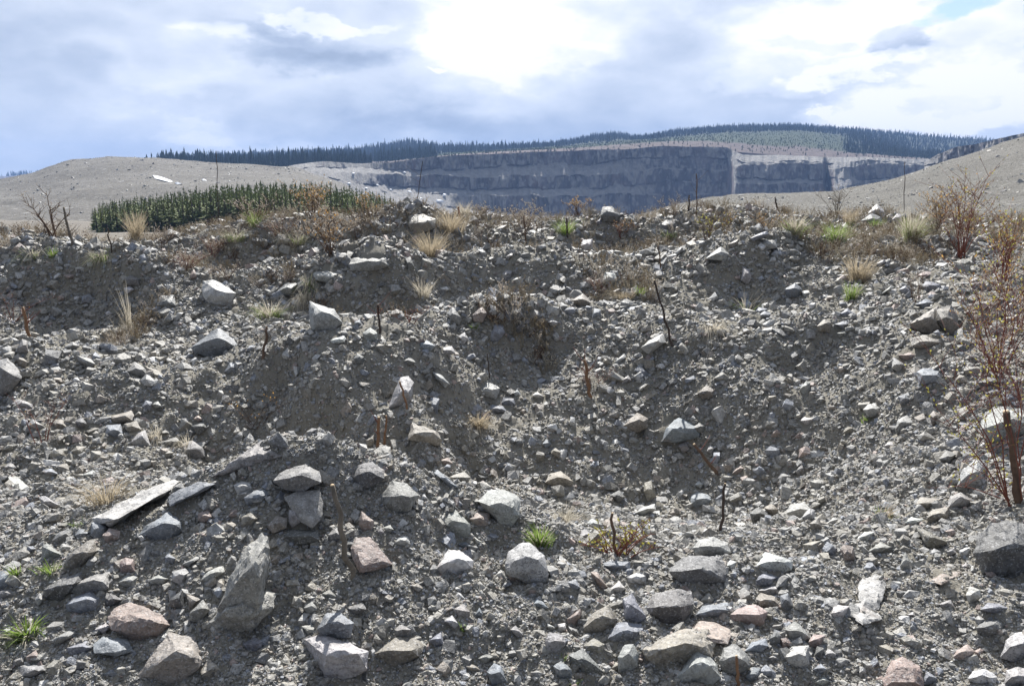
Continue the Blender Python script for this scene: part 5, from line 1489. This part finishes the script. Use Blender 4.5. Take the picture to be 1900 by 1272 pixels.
shrub(20, 600, 60, 90, 5, M_RED, [M_LEAFO], 10, 'long thin red twigs hanging over the left edge bank', 25, .02, .009, 3, .005, aims=[(0, 540), (60, 570), (115, 550)])
shrub(470, 790, 70, 160, 6, M_BROWN, [M_LEAFO], 24, 'thin dead twigs with a few orange leaves on the left middle mound', 26, .022, .013, 4, .0035, aims=[(430, 740), (520, 730), (540, 745), (450, 770)])
shrub(80, 820, 90, 110, 5, M_RED, [M_LEAFO], 6, 'bare dark red twigs on the slope at the far left', 27, .02, .01, 3, .004, aims=[(20, 735), (130, 740), (95, 760)])
shrub(1905, 790, 190, 200, 6, M_RED, [M_LEAFY, M_CATKIN], 120, 'loose red twigs between the dense shrub and the cut stub at the right edge', 31, .02, .009, 8, .0035, aims=[(1790, 690), (1830, 640), (1870, 620), (1910, 600), (1850, 700), (1760, 740)])
shrub(1890, 610, 150, 170, 6, M_RED, [M_LEAFY, M_CATKIN, M_LEAFO], 220, 'reddish twig tangle with orange buds above the dense shrub at the right edge', 32, .028, .011, 9, .005)
shrub(1700, 560, 70, 90, 7, M_BROWN, [M_CATKIN], 40, 'thin dead brown twigs on the upper right slope', 33, .022, .009, 6, .0035)
shrub(1420, 430, 44, 100, 10, M_BROWN, [M_CATKIN, M_LEAFO], 160, 'low brown weeds behind the slanted far slab', 34, .026, .012, 6, .004)
shrub(1250, 400, 40, 90, 10, M_BROWN, [M_CATKIN], 160, 'pale weeds on the skyline left of the thin tall twig', 35, .026, .012, 6, .004)
shrub(520, 440, 44, 120, 12, M_RED, [M_CATKIN, M_CATKIN], 240, 'reddish weeds with pale tips under the orange-leaved thicket', 36, .026, .012, 6, .004)
shrub(660, 440, 44, 120, 12, M_BROWN, [M_CATKIN, M_CATKIN], 260, 'pale pinkish weeds right of the single-stemmed sapling', 37, .026, .012, 6, .004)
shrub(420, 520, 34, 120, 10, M_BROWN, [M_CATKIN], 130, 'tangle of grey-brown stems above the white-topped boulder', 38, .024, .011, 6, .004)
shrub(760, 600, 40, 130, 9, M_RED, [M_LEAFO], 30, 'sprawling thin red twigs right of the dark twiggy stub', 39, .016, .007, 5, .003)
shrub(1100, 715, 50, 120, 8, M_RED, [M_CATKIN], 30, 'thin red twigs round the red-brown stub in the middle saddle', 40, .016, .007, 5, .003)
shrub(480, 640, 50, 110, 8, M_GREYB, [M_CATKIN], 20, 'dead grey twigs round the brown stub above the left hollow', 41, .016, .007, 6, .003)
# --- grass
grass(58, 478, 54, 40, MX, 'hanging grass clump with a green top on the far left bank', n=130, droop=.9)
grass(98, 476, 26, 22, GR, 'small green grass patch right of the far left hanging clump', n=50)
grass(188, 482, 60, 46, MX, 'drooping straw clump on the second left bank', n=130, droop=1.0)
grass(253, 444, 48, 44, DR, 'upright tan tuft in front of the plantation', n=170, droop=.1)
grass(436, 446, 80, 36, MX, 'straw and green clump on the left skyline mound', n=140, droop=.6)
grass(474, 420, 46, 34, GR, 'bright green leafy tuft under the brown sapling', n=90)
grass(548, 452, 80, 34, MX, 'wide green and straw mat below the orange thicket', n=150, droop=.6)
grass(572, 535, 44, 50, MX, 'green-tipped clump hanging beside the jagged jutting slab', n=120, droop=.9)
grass(500, 590, 90, 52, MX, 'broad green and straw clump right of the white-topped boulder', n=190, droop=.6)
grass(560, 560, 50, 50, ST, 'straw curtain hanging below the jagged jutting slab', n=100, droop=1.1)
grass(800, 478, 76, 56, DR, 'big tan grass patch running down beside the knoll', n=220, droop=.4)
grass(838, 432, 76, 46, DR, 'tan grass patch at the top right of the knoll', n=200, droop=.3)
grass(862, 400, 44, 26, ST, 'pale dry tuft on the skyline beside the red-brown stub', n=80, droop=.2)
grass(785, 552, 60, 44, ST, 'wispy pale grass on the terrace behind the sharp-pointed boulder', n=80, droop=.4)
grass(1050, 436, 54, 34, GR, 'green tuft round the short dark stake on the skyline', n=130)
grass(1158, 552, 76, 26, DR, 'tan fallen tuft combed to the left on the middle mound', n=190, droop=.7, fall=(-1.6, -.5))
grass(1186, 549, 26, 24, GR, 'little green tuft at the right end of the fallen tan tuft', n=60)
grass(1241, 444, 30, 18, GR, 'tiny bright green tuft on the far centre mound', n=60)
grass(1474, 438, 62, 52, MX, 'large straw and green tussock on the far right mound', n=230, droop=.5)
grass(1551, 448, 66, 40, GR, 'bright green tussock right of the large straw one', n=200)
grass(1556, 470, 50, 34, ST, 'straw skirt hanging below the bright green tussock', n=90, droop=1.0)
grass(1577, 420, 40, 34, DR, 'small tan tuft behind the bright green tussock', n=110, droop=.2)
grass(1624, 424, 34, 24, GR, 'vivid green tuft against the dark slab on the right skyline', n=90)
grass(1592, 520, 76, 50, DR, 'rounded tan tussock on the slope below the bright green tussock', n=240, droop=.35)
grass(1580, 556, 42, 38, GR, 'green tuft just under the rounded tan tussock', n=100)
grass(1690, 446, 66, 62, MX, 'tall pale green grass left of the red-brown bush', n=200, droop=.3)
grass(1655, 470, 50, 34, ST, 'thin straw tuft below the tall pale green grass', n=90, droop=.6)
grass(1326, 612, 100, 56, ST, 'fan of thin dead stalks hanging over the big right slope', n=90, droop=1.2, bw=.003)
grass(1385, 580, 80, 42, MX, 'sparse pale stalks and green blades on the crest of the right slope', n=40, droop=.3)
grass(240, 612, 34, 84, ST, 'few bleached stalks standing on the left slope', n=16, droop=.25)
grass(285, 815, 60, 60, ST, 'bleached grass draped over the half-buried pale stone', n=60, droop=1.0)
grass(345, 832, 46, 66, ST, 'bleached stalks falling between the stones of the left hollow', n=40, droop=.8)
grass(195, 930, 150, 78, DR, 'wide wispy dry grass behind the longest pale slab', n=150, droop=.5, bw=.0026)
grass(1002, 1012, 60, 54, GR, 'bright green grass tuft behind the large pale speckled boulder', n=170)
grass(1050, 970, 130, 62, ST, 'wide tangle of dead grass behind the green tuft', n=150, droop=.7, bw=.0026)
grass(886, 790, 76, 46, DR, 'dry brown grass clump in the middle saddle', n=170, droop=.7)
grass(48, 1178, 90, 50, GR, 'broad-bladed green plant at the lower left edge', n=90, droop=.5, bw=.008)
grass(92, 1062, 50, 32, GR, 'small green grass tuft left of the tan slab', n=60)
grass(30, 1066, 40, 42, GR, 'sparse green blades at the far left below the whitish plate', n=26, droop=.5, bw=.006)
grass(232, 958, 40, 32, GR, 'sparse green blades growing on the longest pale slab', n=30)
grass(150, 972, 46, 22, GR, 'low green sprigs at the lower end of the longest slab', n=40)
grass(858, 1170, 16, 34, GR, 'single green sprig in gravel above the tan half-round boulder', n=12, bw=.005)
grass(1044, 1222, 18, 28, GR, 'green sprig between stones at the left of the heap', n=14, bw=.005)
grass(1064, 1268, 36, 26, GR, 'green tuft at the bottom edge left of the heap', n=40)
grass(1606, 782, 22, 22, GR, 'tiny green sprig alone on the big right slope', n=36)
grass(1640, 966, 56, 52, MD, 'thin green and brown grass on the right slope above the whitish slab', n=60, droop=.4)
grass(880, 612, 24, 20, GR, 'small green sprig left of the shaded middle bank', n=30)
grass(700, 880, 20, 16, GR, 'tiny green blades behind the split-faced boulder', n=14)
# --- weeds nobody would count along the far mounds
def weed_proto(name, seed, mats):
    r = random.Random(seed); m = MB()
    for k in range(7):
        a = r.uniform(0, 6.28); q = np.array([r.gauss(0, .12), r.gauss(0, .12), 0]); d = np.array([math.cos(a) * .35, math.sin(a) * .35, r.uniform(.6, 1.0)])
        P = [q + d * g + np.array([r.gauss(0, .03), r.gauss(0, .03), 0]) for g in (0, .35, .7, 1)]
        m.tube(P, [.014, .011, .009, .005], 3)
        for j in range(7): m.bud(P[2] * r.random() + P[3] * (1 - r.random()) * .3 + P[3] * .35, np.array([r.uniform(-1, 1), r.uniform(-1, 1), r.uniform(0, 1)]), .10, .045)
    me = bpy.data.meshes.new(name); me.from_pydata([tuple(v) for v in m.v], [], m.f); me.materials.append(mats)
    return bpy.data.objects.new(name, me)
WP = [weed_proto('weed_kind_%d' % k, 700 + k, [M_CATKIN, M_STRAW, M_DRY, M_DRY, M_BROWN][k % 5]) for k in range(10)]
N_ = 12000
a = rng.uniform(-.75, .75, N_); y = np.exp(rng.uniform(math.log(6.8), math.log(15), N_)); x = a * y
mk = fbm(x * .8 + 3, y * .8, .6, 3, .6, 131) + .42 * (y - 9.8) / 3
ok = mk > .10; x, y = x[ok], y[ok]; n = len(x); h = rng.uniform(.05, .20, n)
wd = instancer('dry_weeds', np.stack([x, y, ground_z(x, y) - .01], -1), np.stack([rng.normal(0, .2, n), rng.normal(0, .2, n), rng.uniform(0, 6.28, n)], -1), np.stack([h * 1.2, h * 1.2, h], -1), rng.integers(0, 10, n), np.ones((n, 3)), WP)
tag(wd, 'thin dry weeds and catkin twigs over the far mounds', kind='stuff')
